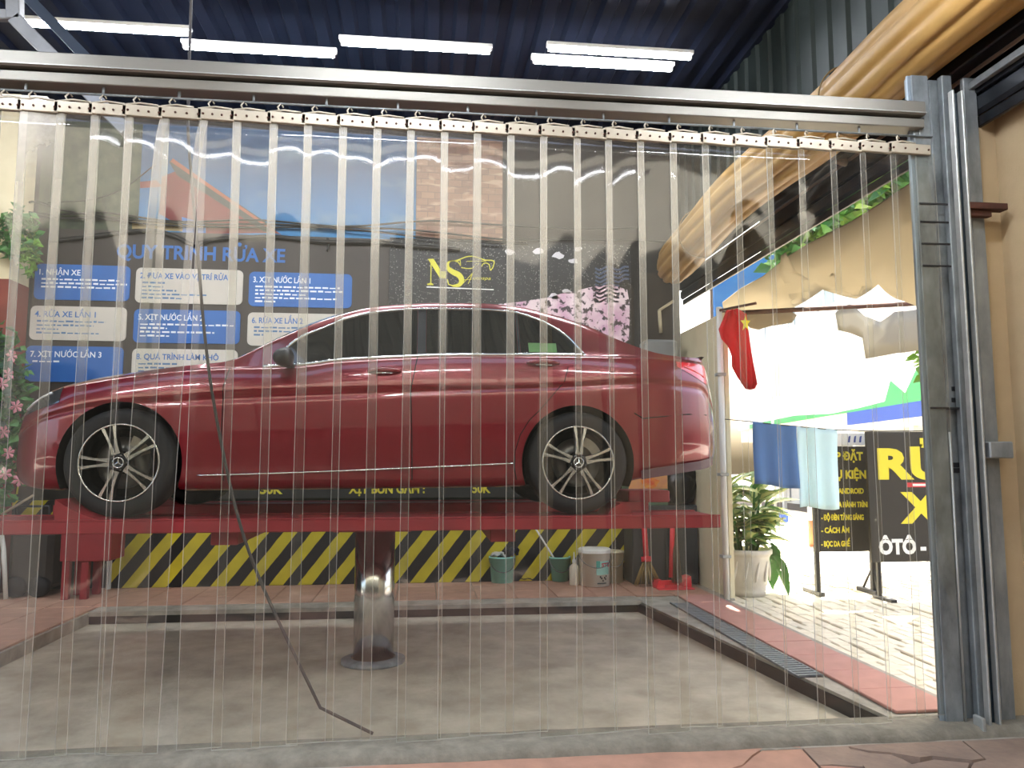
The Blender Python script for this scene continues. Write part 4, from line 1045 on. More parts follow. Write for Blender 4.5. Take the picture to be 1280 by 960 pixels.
MB().lathe([(0, 0), (.14, 0), (.18, .3), (.165, .3), (.15, .25), (0, .25)], (bc.x-.1, 8.1, LZ), 24).build('pot', mat('pot_dark', '4a342c', .8), bu)
MB().tube([Vector((bc.x-.1, 8.1, .25)), Vector((bc.x-.13, 8.1, 1.2)), Vector((bc.x-.08, 8.1, 2.4))], [.03, .025, .012], 7).build('stem', mat('bark', '4b3a2a', .9), bu)
scatter('foliage', (bc.x-.12, 8.05, 1.72), (.42, .15, 1.05), 1500, M_leaf, bu, .13, 4)
scatter('foliage', (bc.x-.16, 8.02, 1.9), (.40, .12, .75), 500, M_leafd, bu, .14, 9)
M_pink = mat('petal_pink', 'd9929a', .6)
rr = random.Random(8)
fm = MB()
for k in range(6):
    a = 2*math.pi*k/6; fm.add([Vector((0, 0, 0)), Vector((.05*math.cos(a-.4), .012, .05*math.sin(a-.4))), Vector((.07*math.cos(a), .0, .07*math.sin(a))), Vector((.05*math.cos(a+.4), .012, .05*math.sin(a+.4)))], [(0, 1, 2, 3)])
fme = fm.mesh('flower', M_pink)
for a, b in ((10, 468), (10, 566), (6, 592), (20, 508), (4, 540), (14, 445), (2, 480), (24, 600)):
    v = onY(a, b, 7.9); inst(fme, 'flower', bu, v, (rr.uniform(-.4, .4), rr.uniform(-3, 3), rr.uniform(-.5, .5)))
# ivy on the pillar
iv = thing('ivy', 'trailing green ivy over the cream top of the pillar', 'plant', onY(35, 340, 8.28))
c_ = onY(22, 292, 8.17); scatter('foliage', c_, (.22, .05, .28), 260, M_leaf, iv, .10, 12)
c_ = onY(38, 318, 8.17); scatter('foliage', c_, (.07, .05, .25), 120, mat('leaf_lime', '6f9a3c', .5, var=.4, scale=6), iv, .08, 13)

# ------------------------------------------------------------------ strip curtain
CY = 3.73
def pvc():
    m = bpy.data.materials.new('clear_vinyl'); m.use_nodes = True; N = m.node_tree.nodes; L = m.node_tree.links
    out = N['Material Output']; N.remove(N['Principled BSDF'])
    tr = N.new('ShaderNodeBsdfTransparent'); tr.inputs[0].default_value = (.965, .972, .955, 1)
    gl = N.new('ShaderNodeBsdfGlossy'); gl.inputs['Roughness'].default_value = .045; gl.inputs[0].default_value = (1, 1, 1, 1)
    df = N.new('ShaderNodeBsdfDiffuse'); df.inputs[0].default_value = lin('dcd8cc')
    lw = N.new('ShaderNodeLayerWeight'); lw.inputs['Blend'].default_value = .5
    pw = N.new('ShaderNodeMath'); pw.operation = 'POWER'; pw.inputs[1].default_value = 4; L.new(lw.outputs['Facing'], pw.inputs[0])
    ma = N.new('ShaderNodeMath'); ma.operation = 'MULTIPLY_ADD'; ma.inputs[1].default_value = .55; ma.inputs[2].default_value = VINYL_GLOSS; L.new(pw.outputs[0], ma.inputs[0])
    # waves in the sheet
    tc = N.new('ShaderNodeTexCoord'); mp = N.new('ShaderNodeMapping'); mp.inputs['Scale'].default_value = (2.5, 1, 1.1); L.new(tc.outputs['Object'], mp.inputs[0])
    nz = N.new('ShaderNodeTexNoise'); nz.inputs['Scale'].default_value = 2.0; nz.inputs['Detail'].default_value = 2; L.new(mp.outputs[0], nz.inputs['Vector'])
    bp = N.new('ShaderNodeBump'); bp.inputs['Strength'].default_value = .05; bp.inputs['Distance'].default_value = .03; L.new(nz.outputs[0], bp.inputs['Height']); L.new(bp.outputs[0], gl.inputs['Normal'])
    m1 = N.new('ShaderNodeMixShader'); L.new(ma.outputs[0], m1.inputs[0]); L.new(tr.outputs[0], m1.inputs[1]); L.new(gl.outputs[0], m1.inputs[2])
    # grime: a thin film, more along scuffed edges; reflected ceiling haze painted in towards the hanger
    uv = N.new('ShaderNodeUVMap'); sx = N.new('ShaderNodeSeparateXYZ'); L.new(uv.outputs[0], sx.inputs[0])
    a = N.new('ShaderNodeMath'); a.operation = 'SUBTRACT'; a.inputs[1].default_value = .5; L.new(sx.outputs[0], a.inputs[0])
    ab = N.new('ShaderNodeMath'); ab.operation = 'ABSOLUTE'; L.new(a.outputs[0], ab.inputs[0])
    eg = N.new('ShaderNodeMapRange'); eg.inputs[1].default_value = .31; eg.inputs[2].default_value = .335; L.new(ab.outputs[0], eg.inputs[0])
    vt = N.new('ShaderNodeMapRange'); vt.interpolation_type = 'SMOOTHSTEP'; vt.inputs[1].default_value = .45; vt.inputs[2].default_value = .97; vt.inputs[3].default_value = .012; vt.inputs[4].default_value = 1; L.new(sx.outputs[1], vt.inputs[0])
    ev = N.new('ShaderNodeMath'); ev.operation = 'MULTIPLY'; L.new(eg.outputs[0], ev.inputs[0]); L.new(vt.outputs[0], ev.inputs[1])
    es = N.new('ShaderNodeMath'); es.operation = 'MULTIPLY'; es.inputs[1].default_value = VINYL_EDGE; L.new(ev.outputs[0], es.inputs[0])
    n3 = N.new('ShaderNodeTexNoise'); n3.inputs['Scale'].default_value = 3; n3.inputs['Detail'].default_value = 8; n3.inputs['Roughness'].default_value = .7; L.new(tc.outputs['Object'], n3.inputs['Vector'])
    n4 = N.new('ShaderNodeMapRange'); n4.inputs[1].default_value = .35; n4.inputs[2].default_value = .75; n4.inputs[3].default_value = .5; n4.inputs[4].default_value = 1.5; L.new(n3.outputs[0], n4.inputs[0])
    oi = N.new('ShaderNodeAttribute'); oi.attribute_type = 'OBJECT'; oi.attribute_name = 'grime_haze'
    d1 = N.new('ShaderNodeMath'); d1.operation = 'MULTIPLY'; L.new(n4.outputs[0], d1.inputs[0]); L.new(oi.outputs['Fac'], d1.inputs[1])
    e2 = N.new('ShaderNodeMath'); e2.operation = 'MULTIPLY'; L.new(es.outputs[0], e2.inputs[0]); oj = N.new('ShaderNodeAttribute'); oj.attribute_type = 'OBJECT'; oj.attribute_name = 'edge'; L.new(oj.outputs['Fac'], e2.inputs[1])
    tg = N.new('ShaderNodeMapRange'); tg.interpolation_type = 'SMOOTHSTEP'; tg.inputs[1].default_value = .86; tg.inputs[2].default_value = .99; tg.inputs[3].default_value = 0; tg.inputs[4].default_value = 9; L.new(sx.outputs[1], tg.inputs[0])  # painted haze at the strip tops, standing in for the mirrored ceiling
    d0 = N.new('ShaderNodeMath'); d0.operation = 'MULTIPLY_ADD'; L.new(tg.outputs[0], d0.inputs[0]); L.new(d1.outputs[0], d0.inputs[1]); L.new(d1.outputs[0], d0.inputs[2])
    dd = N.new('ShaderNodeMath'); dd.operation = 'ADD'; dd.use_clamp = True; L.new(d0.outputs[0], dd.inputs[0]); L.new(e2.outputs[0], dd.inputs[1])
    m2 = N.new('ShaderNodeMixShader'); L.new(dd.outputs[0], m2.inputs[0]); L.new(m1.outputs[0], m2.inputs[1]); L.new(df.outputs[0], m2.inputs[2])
    L.new(m2.outputs[0], out.inputs[0]); return m
def pvc_edge():
    m = bpy.data.materials.new('vinyl_edge'); m.use_nodes = True; N = m.node_tree.nodes; L = m.node_tree.links
    out = N['Material Output']; N.remove(N['Principled BSDF'])
    df = N.new('ShaderNodeBsdfDiffuse'); df.inputs[0].default_value = lin('eceae0'); tl = N.new('ShaderNodeBsdfTranslucent'); tl.inputs[0].default_value = lin('eceae0')
    gl = N.new('ShaderNodeBsdfGlossy'); gl.inputs['Roughness'].default_value = .2
    a = N.new('ShaderNodeMixShader'); a.inputs[0].default_value = .5; L.new(df.outputs[0], a.inputs[1]); L.new(tl.outputs[0], a.inputs[2])
    b = N.new('ShaderNodeMixShader'); b.inputs[0].default_value = .15; L.new(a.outputs[0], b.inputs[1]); L.new(gl.outputs[0], b.inputs[2])
    tr = N.new('ShaderNodeBsdfTransparent'); c = N.new('ShaderNodeMixShader'); c.inputs[0].default_value = .42; L.new(tr.outputs[0], c.inputs[1]); L.new(b.outputs[0], c.inputs[2])
    L.new(c.outputs[0], out.inputs[0]); return m
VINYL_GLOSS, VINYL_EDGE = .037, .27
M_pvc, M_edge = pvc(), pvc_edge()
edges_px = [-86, -43, -10, 25, 71, 114, 156, 201, 250, 291, 337, 380, 424, 467, 509, 551, 592, 634, 675, 717, 756, 796, 837, 877, 917, 957, 997, 1037, 1074, 1112, 1162]
ex = [onY(p, 133+.0431*p+14, CY).x for p in edges_px]
ords = ['', 'first', 'second', 'third', 'fourth', 'fifth', 'sixth', 'seventh', 'eighth', 'ninth', 'tenth', 'eleventh', 'twelfth', 'thirteenth', 'fourteenth', 'fifteenth', 'sixteenth', 'seventeenth', 'eighteenth', 'nineteenth', 'twentieth', 'twenty-first', 'twenty-second', 'twenty-third', 'twenty-fourth', 'twenty-fifth', 'twenty-sixth', 'twenty-seventh', 'twenty-eighth', 'twenty-ninth', 'thirtieth']
rs_ = random.Random(11)
ns = len(ex)-1
lean = {}
for i in range(ns):
    x0, x1 = ex[i], ex[i+1]+.038
    if i == ns-1: x1 = ex[i+1]+.03
    w = x1-x0; zt = 3.005; zb = .062+rs_.uniform(-.012, .012)
    if i >= ns-2: zb = .075
    sway = rs_.uniform(-.012, .012); kick = rs_.uniform(-.02, .02); ph = rs_.uniform(0, 6.28); bow = rs_.uniform(.004, .012)*rs_.choice((1, 1, -1)); tw = rs_.uniform(-.012, .012)
    if i == 7: sway, kick = -.10, -.03            # this one has drifted and leaves a gap beside it
    if i == 8: sway = .012
    us_ = [0, .014, .2, .4, .6, .8, .986, 1]; nu, nv = 7, 40; th = .0028; vs_ = [0, .0016]+[k/38 for k in range(1, 39)]; nv = len(vs_)-1
    def P(u, v, s_):
        t = 1-v
        y = CY+.010*(u-.5)+bow*(1-(2*u-1)**2)*math.sin(math.pi*v)*1.0+.010*t*math.sin(ph+t*5.2)+tw*(u-.5)*math.sin(t*2.4)*2+kick*.4*t*t
        return Vector((x0+w*u+sway*t**(.5 if i == 7 else .8), y+s_*th/2, zb+(zt-zb)*v))
    mb = MB(); mb.uv = []
    for s_ in (-1, 1):
        k0 = len(mb.v)
        for a in range(nv+1):
            for b in range(nu+1):
                mb.v.append(tuple(P(us_[b], vs_[a], s_))); mb.uv.append((us_[b], vs_[a]))
        for a in range(nv):
            for b in range(nu):
                q = [k0+a*(nu+1)+b, k0+a*(nu+1)+b+1, k0+(a+1)*(nu+1)+b+1, k0+(a+1)*(nu+1)+b]
                mb.f.append(q if s_ < 0 else q[::-1]); mb.mi.append(1 if (s_ < 0 and (b in (0, nu-1) or a == 0)) else 0); mb.sm.append(True)  # front rim and bottom row whitened to paint in the edge glint
    n1 = (nv+1)*(nu+1)
    loop = [b for b in range(nu+1)]+[a*(nu+1)+nu for a in range(1, nv+1)]+[nv*(nu+1)+b for b in range(nu-1, -1, -1)]+[a*(nu+1) for a in range(nv-1, 0, -1)]
    for q in range(len(loop)):
        a, b = loop[q], loop[(q+1) % len(loop)]
        mb.f.append([a, a+n1, b+n1, b]); mb.mi.append(1); mb.sm.append(False)
    k = ns-i
    nm = ords[k] if k < len(ords) else 'last'
    ext = 'beside the steel door post' if k == 1 else 'drifted aside to leave an open gap' if i == 7 else '%s from the steel door post' % nm
    lb = 'clear vinyl curtain strip, %s' % (ext if k > 1 else 'hanging '+ext)
    if i == 7: lb = 'clear vinyl curtain strip %s before the front wheel' % ext
    root = thing('curtain_strip', lb, 'curtain strip', ((x0+x1)/2, CY, 3.03), 'clear vinyl strips of the curtain')
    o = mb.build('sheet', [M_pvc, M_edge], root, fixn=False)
    o['grime_haze'] = max(.0008, .0035-.003*max(0, (i-14))/10)*(rs_.uniform(.7, 1.3)) if i not in (3,) else .05
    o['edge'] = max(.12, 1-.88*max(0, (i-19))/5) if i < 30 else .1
    pr = Matrix.Translation((x0, CY, 3.02)) @ Matrix.Rotation(R(2.2+rs_.uniform(-.6, .6)), 4, 'Y')
    pm_ = MB().bbox(-.012, w-.03, -.014, -.004, -.022, .034, .003, M=pr); pm_.bbox(-.012, w-.03, .004, .010, -.022, .034, .002, M=pr)
    pl_ = pm_.build('hanger_plate', M_plate, root)
    rv = MB()
    for j in range(4): rv.lathe([(.0055, 0), (.0055, -.004), (.003, -.006), (0, -.006)], pr @ Vector((.016+(w-.06)*j/3, -.014, .004)), 8, axis='y')
    rv.build('rivet', M_rust, pl_, kind='stuff')
    hk = MB(); hx = x0+.05
    hk.tube([Vector((hx, CY-.006, 3.05)), Vector((hx-.012, CY-.012, 3.075)), Vector((hx, CY, 3.10)), Vector((hx+.012, CY+.004, 3.082))], .0045, 6)
    hk.tube([Vector((hx-.05, CY-.008, 3.052)), Vector((hx+.02, CY-.010, 3.062)), Vector((hx+.10, CY-.004, 3.056))], .005, 6)
    hk.build('hook', M_plate, root)
rd = thing('curtain_rail', 'thin steel rod that carries the vinyl curtain strips', 'curtain rail', (.3, CY, 3.09))
MB().tube([Vector((-2.8, CY, 3.098)), Vector((2.72, CY, 3.098))], .006, 8).build('rod', M_galvd, rd)
for x in ar(-2.6, 2.65, 15):
    MB().bbox(x-.006, x+.006, CY-.004, CY+.004, 3.10, 3.155, .002).build('bracket', M_galvd, rd)
# the door head over it
hd = thing('door_head', 'grey steel door head beam above the strip curtain', 'beam', (0, CY, 3.15), kind='structure')
z1, z2, z3 = onY(20, 122, CY).z, onY(20, 113, CY).z, onY(20, 92, CY).z
MB().bbox(-6, 2.66, CY-.03, CY+.09, 3.135, 3.185, .004).build('lower_profile', M_beam, hd)
MB().bbox(-6, 2.68, CY+.0, CY+.10, 3.185, 3.20, .001).build('slot', M_dark, hd)
MB().bbox(-6, 2.66, CY-.05, CY+.12, 3.20, 3.275, .006).build('upper_profile', M_beam, hd)
MB().bbox(-6, 2.66, CY-.055, CY-.05, 3.206, 3.212, .001).build('bead', M_galvl, hd)

# ------------------------------------------------------------------ steel door frame on the right
def X5(px, Y): return onY(px, 560, Y).x
dfr = thing('door_frame', 'dark galvanised steel door post with sliding track at the right of the curtain', 'door frame', (X5(1200, CY), CY, 0), kind='structure')
def vbar(a, b, y0, y1, m, nm, z0=-.03, z1=3.45, bv=.004, lb=None): return MB().bbox(X5(a, y0), X5(b, y0), y0, y1, z0, z1, bv).build(nm, m, dfr, lb)
vbar(1158, 1164, 3.745, 3.76, mat('flange_blue', '8d9aa2', .5, .3, var=.3), 'post_flange')
vbar(1164, 1186, 3.735, 3.80, M_galvd, 'post')
MB().tube([Vector((X5(1188, 3.73), 3.73, -.0)), Vector((X5(1188, 3.73), 3.73, 1.5))], .006, 6).build('rod', M_galvl, dfr)
vbar(1187, 1204, 3.775, 3.80, M_galvd, 'channel_web')
vbar(1204, 1217, 3.72, 3.76, M_galvd, 'channel_flange')
vbar(1217, 1220, 3.66, 3.70, M_galvl, 'track_lip', -.03, 3.34)
vbar(1220, 1229, 3.70, 3.74, M_blue, 'track_slot', -.03, 3.34)
vbar(1229, 1232, 3.66, 3.70, M_galvl, 'track_lip', -.03, 3.34)
vbar(1232, 1249, 3.73, 3.76, M_galv, 'cover_plate')
for z in (2.72, 2.62, 2.50, 2.38, 1.62):
    MB().bbox(X5(1166, 3.73), X5(1203, 3.73), 3.728, 3.736 if z > 2.3 else 3.77, z, z+.010, .002).build('weld_line', mat('weld_black', '1b1c1d', .6), dfr)
for px, py in ((1190, 486), (1190, 500), (1192, 581), (1192, 588)):
    v = onY(px+5, py, 3.773); MB().bbox(v.x-.025, v.x+.02, 3.770, 3.776, v.z-.012, v.z+.012, .002, M=None).build('paint_mark', mat('mark_black', '15181c', .5), dfr)
v = onY(1230, 905, 3.66)
MB().bbox(v.x-.03, v.x-.01, 3.63, 3.70, -.03, .09, .004).build('track_foot', M_galvl, dfr)
v1, v2 = onY(1205, 255, 3.70), onY(1254, 270, 3.70)
br = thing('wall_bracket', 'rusty steel angle bracket on the beige wall near the door head', 'bracket', ((v1.x+v2.x)/2, 3.70, v2.z))
MB().bbox(v1.x, v2.x, 3.66, 3.72, v1.z-.035, v1.z, .003).build('plate', M_rust, br)
MB().bbox(v1.x, v2.x-.08, 3.68, 3.72, v2.z-.012, v1.z-.035, .003).build('web', M_rust, br)
v1, v2 = onY(1230, 552, 3.70), onY(1261, 573, 3.70)
MB().bbox(v1.x, v2.x, 3.66, 3.719, v2.z, v1.z, .006).build('wall_clip', M_galv, None, 'grey steel clip across the door track at mid height', 'bracket')

# ------------------------------------------------------------------ eaves: rolled tan tarpaulin and black beams
M_lip = mat('beam_lip', '8a7668', .5, .3)
rollt = thing('tarpaulin_roll', 'big rolled tan tarpaulin slung along the eave above the open side', 'awning roll', (2.62, 5.6, 3.15))
cpts = [onX(1300, -80, 2.72), onX(1150, 46, 2.72), onX(1026, 158, 2.70), onX(920, 243, 2.66), onX(838, 335, 2.60)]
RC = catmull([np.array(q) for q in cpts], [12, 12, 12, 12]); nk = 90; rows = []
def fold(a):
    # longitudinal creases of the folded cloth
    s = 0
    for k, (c, d, w) in enumerate(((-.15, .10, .10), (.35, .07, .08), (.8, .10, .09), (1.25, .06, .08), (1.75, .09, .10), (2.3, .07, .09), (2.9, .1, .1), (3.5, .08, .09), (4.1, .09, .09), (4.7, .07, .1), (5.3, .09, .09), (5.75, .06, .08))):
        x = (a-c+math.pi) % (2*math.pi)-math.pi; s -= 1.35*d*math.exp(-(x/w)**2)
    return s
for i, q in enumerate(RC):
    y = q[1]; rem = (RC[-1][1]+.12-y); e = 1 if rem > .35 else math.sqrt(max(.03, 1-((.35-rem)/.36)**2))
    row = []
    for k in range(nk):
        a = 2*math.pi*k/nk; f = 1+fold(a+.12*math.sin(y*.9))+.015*math.sin(y*5+3*a)+.012*math.sin(9*a+y)
        row.append(Vector((q[0]+.20*f*e*math.cos(a), y, q[2]+.225*f*e*math.sin(a))))
    row.append(row[0]); rows.append(row)
mb = MB().grid(rows)
mb.add([rows[-1][k] for k in range(nk)], [list(range(nk))]); mb.add([rows[0][k] for k in range(nk)], [list(range(nk))])
mb.build('roll', M_tarp, rollt)
for i in (20, 42):
    q = RC[i]
    MB().tube([Vector((q[0]+.212*math.cos(a), q[1], q[2]+.238*math.sin(a))) for a in ar(0, 6.283, 28)], .006, 6).build('cord', mat('cord_tan', '6d5733', .8), rollt)
ev = thing('eave_beam', 'long black steel eave beam over the open side of the bay', 'beam', (2.95, 5.2, 3.2), kind='structure')
MB().bbox(2.90, 2.99, 1.9, 8.7, 3.50, 3.87, .008).build('box_beam', M_black, ev)
MB().bbox(2.985, 3.02, 1.9, 8.7, 3.475, 3.50, .003).build('lip', M_lip, ev)
MB().bbox(2.99, 3.05, 1.9, 8.7, 3.36, 3.475, .004).build('web', M_black, ev)
MB().bbox(3.0, 3.05, 1.9, 8.7, 3.25, 3.36, .02).build('gutter', mat('gutter_dark', '24292e', .4, .4), ev)
MB().bbox(3.03, 3.055, 1.9, 8.7, 3.19, 3.25, .004).build('gutter_edge', M_black, ev)
for y, s_ in ((5.05, 1),):
    MB().tube([Vector((2.93, y, 3.50)), Vector((2.97, y-.05, 3.47)), Vector((3.0, y, 3.50))], [.02, .03, .02], 8).build('knob', mat('knob_tan', '9a8c74', .7), ev)
tp = thing('shade_beam', 'black beam and steel track above the beige wall near the camera', 'beam', (3.05, 2.8, 3.32), kind='structure')
MB().bbox(2.99, 3.30, 1.5, 3.76, 3.42, 3.50, .006).build('box_beam', M_black, tp)
MB().bbox(2.95, 2.985, 1.5, 3.76, 3.38, 3.42, .004).build('track', M_galv, tp)

# ------------------------------------------------------------------ roof frame and lamps
def tube_lamp(p, L_, label, strength, m_col, along='x', body=True):
    m = mat('tube_light_%g' % strength, 'f3f6ff', emit=strength)
    r_ = .019 if L_ < 3 else .0045
    t = thing('tube_lamp', label, 'lamp', p, 'fluorescent tubes')
    a = Vector((1, 0, 0)) if along == 'x' else Vector((0, 1, 0)); p = Vector(p)
    MB().tube([p-a*L_/2, p+a*L_/2], r_, 10).build('tube', m, t)
    b = MB()
    if along == 'x': b.bbox(p.x-L_/2-.03, p.x+L_/2+.03, p.y-.03, p.y+.03, p.z+.022, p.z+.06, .006)
    else: b.bbox(p.x-.03, p.x+.03, p.y-L_/2-.03, p.y+L_/2+.03, p.z+.022, p.z+.06, .006)
    b.build('batten', M_white, t)
    for s_ in (-1, 1): MB().bbox(*[v for c in range(3) for v in sorted(((p+a*(L_/2*s_))[c]-.016, (p+a*(L_/2*s_))[c]+.016))], .004).build('socket', M_white, t)
    return t
q = onZ(31, 30, 4.75); tube_lamp((q.x+.62, q.y, 4.75), 1.2, 'fluorescent tube under the dark roof beside the steel brace', BAY_TUBE, None)
q2 = onZ(-20, 127, 4.2); q3 = onZ(33, 130, 4.2); tube_lamp(((q2.x+q3.x)/2-.3, q2.y, 4.2), 1.2, 'fluorescent tube glimpsed between the door head and the hanger plates', BAY_TUBE, None)
for x, y, w_ in ((-.1, q.y, 'middle one of the row above the door head'), (1.6, q.y-.1, 'nearest the green metal sheet above the door head'), (-1.4, 6.3, 'deep in the bay over the bonnet'), (-.6, 5.2, 'over the near side of the car'), (1.5, 6.2, 'over the boot of the car')):
    tube_lamp((x, y, 4.75), 1.2, 'fluorescent tube %s' % w_, BAY_TUBE, None)
for x, w_ in ((-2.6, 'left of the view'), (-.2, 'above the camera'), (2.0, 'toward the beige wall')): tube_lamp((x, 2.9, 3.56), 1.2, 'added fill tube hung below the near ceiling, %s' % w_, NEAR_FILL, None)  # unseen fill lamps added to brighten the beige wall and door post
fl_ = tube_lamp((-.05, .98, 3.90), 4.7, 'long thin light strip under the near ceiling', FRONT_TUBE, None)
tr = thing('roof_truss', 'pale steel roof truss with sloping braces under the navy deck', 'truss', (-2.6, 5.0, 4.4), kind='structure')
TY = 4.6
def bar_(a, b, m=M_galv, w=.05, nm='brace'):
    A, B = onY(a[0], a[1], TY), onY(b[0], b[1], TY); d = (B-A); L_ = d.length
    M = Matrix.Translation(A) @ d.to_track_quat('X', 'Y').to_matrix().to_4x4()
    MB().bbox(0, L_, -w*.6, w*.6, -w/2, w/2, .005, M=M).build(nm, m, tr)
M_truss = mat('truss_steel', '8f9090', .5, .4, var=.4, scale=5)
bar_((19, 26), (17, -120), M_truss, .065, 'post'); bar_((19, 24), (92, 97), M_truss, .065); bar_((19, 20), (-260, 12), M_truss, .05, 'tie'); bar_((92, 97), (160, 165), M_truss, .065)
TY = 5.4; bar_((28, -10), (125, 90), mat('truss_blue', '3d4c63', .5, .3), .06); bar_((-80, -60), (28, -10), MATS['truss_blue'], .05)

# ------------------------------------------------------------------ the street outside
cp = thing('corner_pipe', 'white pipe up the end of the cream wall by the potted plant', 'pipe', (3.13, 7.40, 0))
q = onY(908, 735, 7.40); MB().tube([Vector((q.x, 7.395, .0)), Vector((q.x, 7.395, 2.9))], .03, 12).build('pipe', M_white, cp)
for z in (.4, 1.2, 2.2): MB().bbox(q.x-.045, q.x+.045, 7.36, 7.45, z, z+.03, .004).build('clip', M_galvl, cp)
# potted dieffenbachia
pb0 = onZ(945, 747, -.012)
pot = thing('potted_plant', 'leafy variegated plant in a white moulded pot outside the cream wall', 'potted plant', (pb0.x, pb0.y+.2, -.012))
pc0 = Vector((pb0.x, pb0.y+.2, -.012)); M_pot = mat('pot_white', 'd8d2c8', .7, var=.3, scale=6, bump=.4, bscale=14)
MB().lathe([(0, .03), (.15, .03), (.155, .0), (.175, .0), (.18, .05), (.185, .09), (.20, .11), (.225, .38), (.24, .41), (.255, .42), (.255, .46), (.235, .465), (.225, .42), (0, .40)], pc0, 40).build('pot', M_pot, pot)
for k in range(5):
    a = -2.6+k*.5
    pts = [pc0+Vector((.222*math.cos(a+.05*t)*(1-.0*t), .222*math.sin(a+.05*t), .15+.05*t)) for t in range(5)]
    MB().tube(pts, [.006, .012, .014, .010, .004], 6).build('relief', M_pot, pot)
MB().lathe([(0, .415), (.225, .42)], pc0, 24).build('soil', mat('soil', '3a2f24', .95), pot)
def varleaf():
    m = bpy.data.materials.new('variegated_leaf'); m.use_nodes = True; N = m.node_tree.nodes; L = m.node_tree.links; b = N['Principled BSDF']
    tc = N.new('ShaderNodeTexCoord'); sx = N.new('ShaderNodeSeparateXYZ'); L.new(tc.outputs['Object'], sx.inputs[0])
    ab = N.new('ShaderNodeMath'); ab.operation = 'ABSOLUTE'; L.new(sx.outputs[0], ab.inputs[0])
    nz = N.new('ShaderNodeTexNoise'); nz.inputs['Scale'].default_value = 30; L.new(tc.outputs['Object'], nz.inputs['Vector'])
    md = N.new('ShaderNodeMath'); md.operation = 'MULTIPLY_ADD'; md.inputs[1].default_value = -.05; L.new(nz.outputs[0], md.inputs[0]); L.new(ab.outputs[0], md.inputs[2])
    rp = N.new('ShaderNodeValToRGB'); rp.color_ramp.elements[0].position = .0; rp.color_ramp.elements[1].position = .012; rp.color_ramp.elements[0].color = lin('cfd68e'); rp.color_ramp.elements[1].color = lin('5d8a42'); L.new(md.outputs[0], rp.inputs[0])
    L.new(rp.outputs[0], b.inputs['Base Color']); b.inputs['Roughness'].default_value = .45; return m
M_vl = varleaf()
lms = [leaf_mesh(.40, .17, M_vl, .3), leaf_mesh(.34, .16, M_vl, .45), leaf_mesh(.28, .12, M_leaf, .4)]
rr = random.Random(21)
for s_ in range(11):
    a0 = s_*2.4+rr.uniform(-.3, .3); bx = Vector((.09*math.cos(a0), .09*math.sin(a0), .41)); hh = rr.uniform(.25, .72)
    tip = pc0+bx+Vector((.14*math.cos(a0), .14*math.sin(a0), hh))
    MB().tube([pc0+bx, (pc0+bx).lerp(tip, .5)+Vector((.01, 0, .02)), tip], [.018, .015, .009], 7).build('stem', M_leaf, pot)
    for k in range(9):
        t = .25+.75*k/8; pos = (pc0+bx).lerp(tip, t); az = a0+k*2.4+rr.uniform(-.3, .3)
        if pos.x-.40*math.sin(az) < 3.14: az = -az
        if pos.x-.40*math.sin(az) < 3.14: continue
        inst(lms[rr.choice((0, 0, 1, 1, 2))], 'leaf', pot, pos, (rr.uniform(.2, .9)*(.6+.6*t), rr.uniform(-.3, .3), az), (1, rr.uniform(.75, 1.1), 1))
# hanging side shoot on the street side
for k in range(7):
    inst(lms[2], 'leaf', pot, pc0+Vector((.24+.01*k, -.05+.03*(k % 3), .52-.045*k)), (-.9, rr.uniform(-.4, .4), -1.2+.5*(k % 3)))
# sign boards
def sign_pt(px, py, Y): return onY(px, py, Y)
g1, g2 = onZ(1027, 740, -.012), onZ(1091, 741, -.012); SY = 7.55
s1 = thing('service_sign', 'black sign board on two legs listing car services in yellow', 'sign', ((g1.x+g2.x)/2, SY, -.012))
a_, b_ = onY(1020, 690, SY), onY(1086, 558, SY); xr = onY(1092, 620, SY).x
MB().bbox(a_.x, xr, SY-.01, SY+.02, a_.z, b_.z, .004).build('board', M_signb, s1)
for x in (a_.x+.02, xr-.03):
    lg = MB().bbox(x-.022, x+.022, SY+.0, SY+.05, .0, b_.z, .004).build('leg', M_black, s1)
    MB().bbox(x-.03, x+.03, SY-.06, SY+.30, -.012, .03, .004).build('foot', M_black, lg)
MB().tube([Vector((xr-.03, SY+.02, .28)), Vector((xr-.03, SY+.22, .02))], .012, 6).build('strut', M_black, s1)
MB().tube([Vector((xr-.03, SY+.02, .28)), Vector((xr-.03, SY-.05, .02))], .012, 6).build('strut', M_black, s1)
hx0_, hz0_ = a_.x+.02, b_.z
def sl_(t, px0, px1, py, size, m=M_yel, bold=.04):
    p0, p1 = onY(px0, py, SY), onY(px1, py, SY); lettering(t, p0.x, SY-.0115, p0.z, size, m, s1, p1.x-p0.x, bold)
sl_('LẮP ĐẶT', 1030, 1078, 575, .115); sl_('PHỤ KIỆN', 1030, 1082, 598, .115)
sl_('- MÀN ANDROID', 1026, 1079, 617, .075); sl_('- CAMERA HÀNH TRÌNH', 1026, 1087, 634, .075)
sl_('- ĐỘ ĐÈN TĂNG SÁNG', 1026, 1079, 650, .075); sl_('- CÁCH ÂM', 1026, 1061, 666, .075); sl_('- BỌC DA GHẾ', 1026, 1062, 683, .075)
tpn = onY(1040, 557, SY); tpm = onY(1086, 541, SY)
MB().bbox(tpn.x, tpm.x, SY-.008, SY+.015, b_.z+.01, tpm.z, .004).build('top_panel', M_white, s1)
for px in (1060, 1067, 1074): 
    p0 = onY(px, 553, SY-.01); MB().prism([(p0.x, p0.z), (p0.x+.02, p0.z), (p0.x+.03, p0.z+.07), (p0.x+.01, p0.z+.06)], SY-.012, SY-.008).build('mark', mat('mark_blue', '3a4d8f', .6), s1)
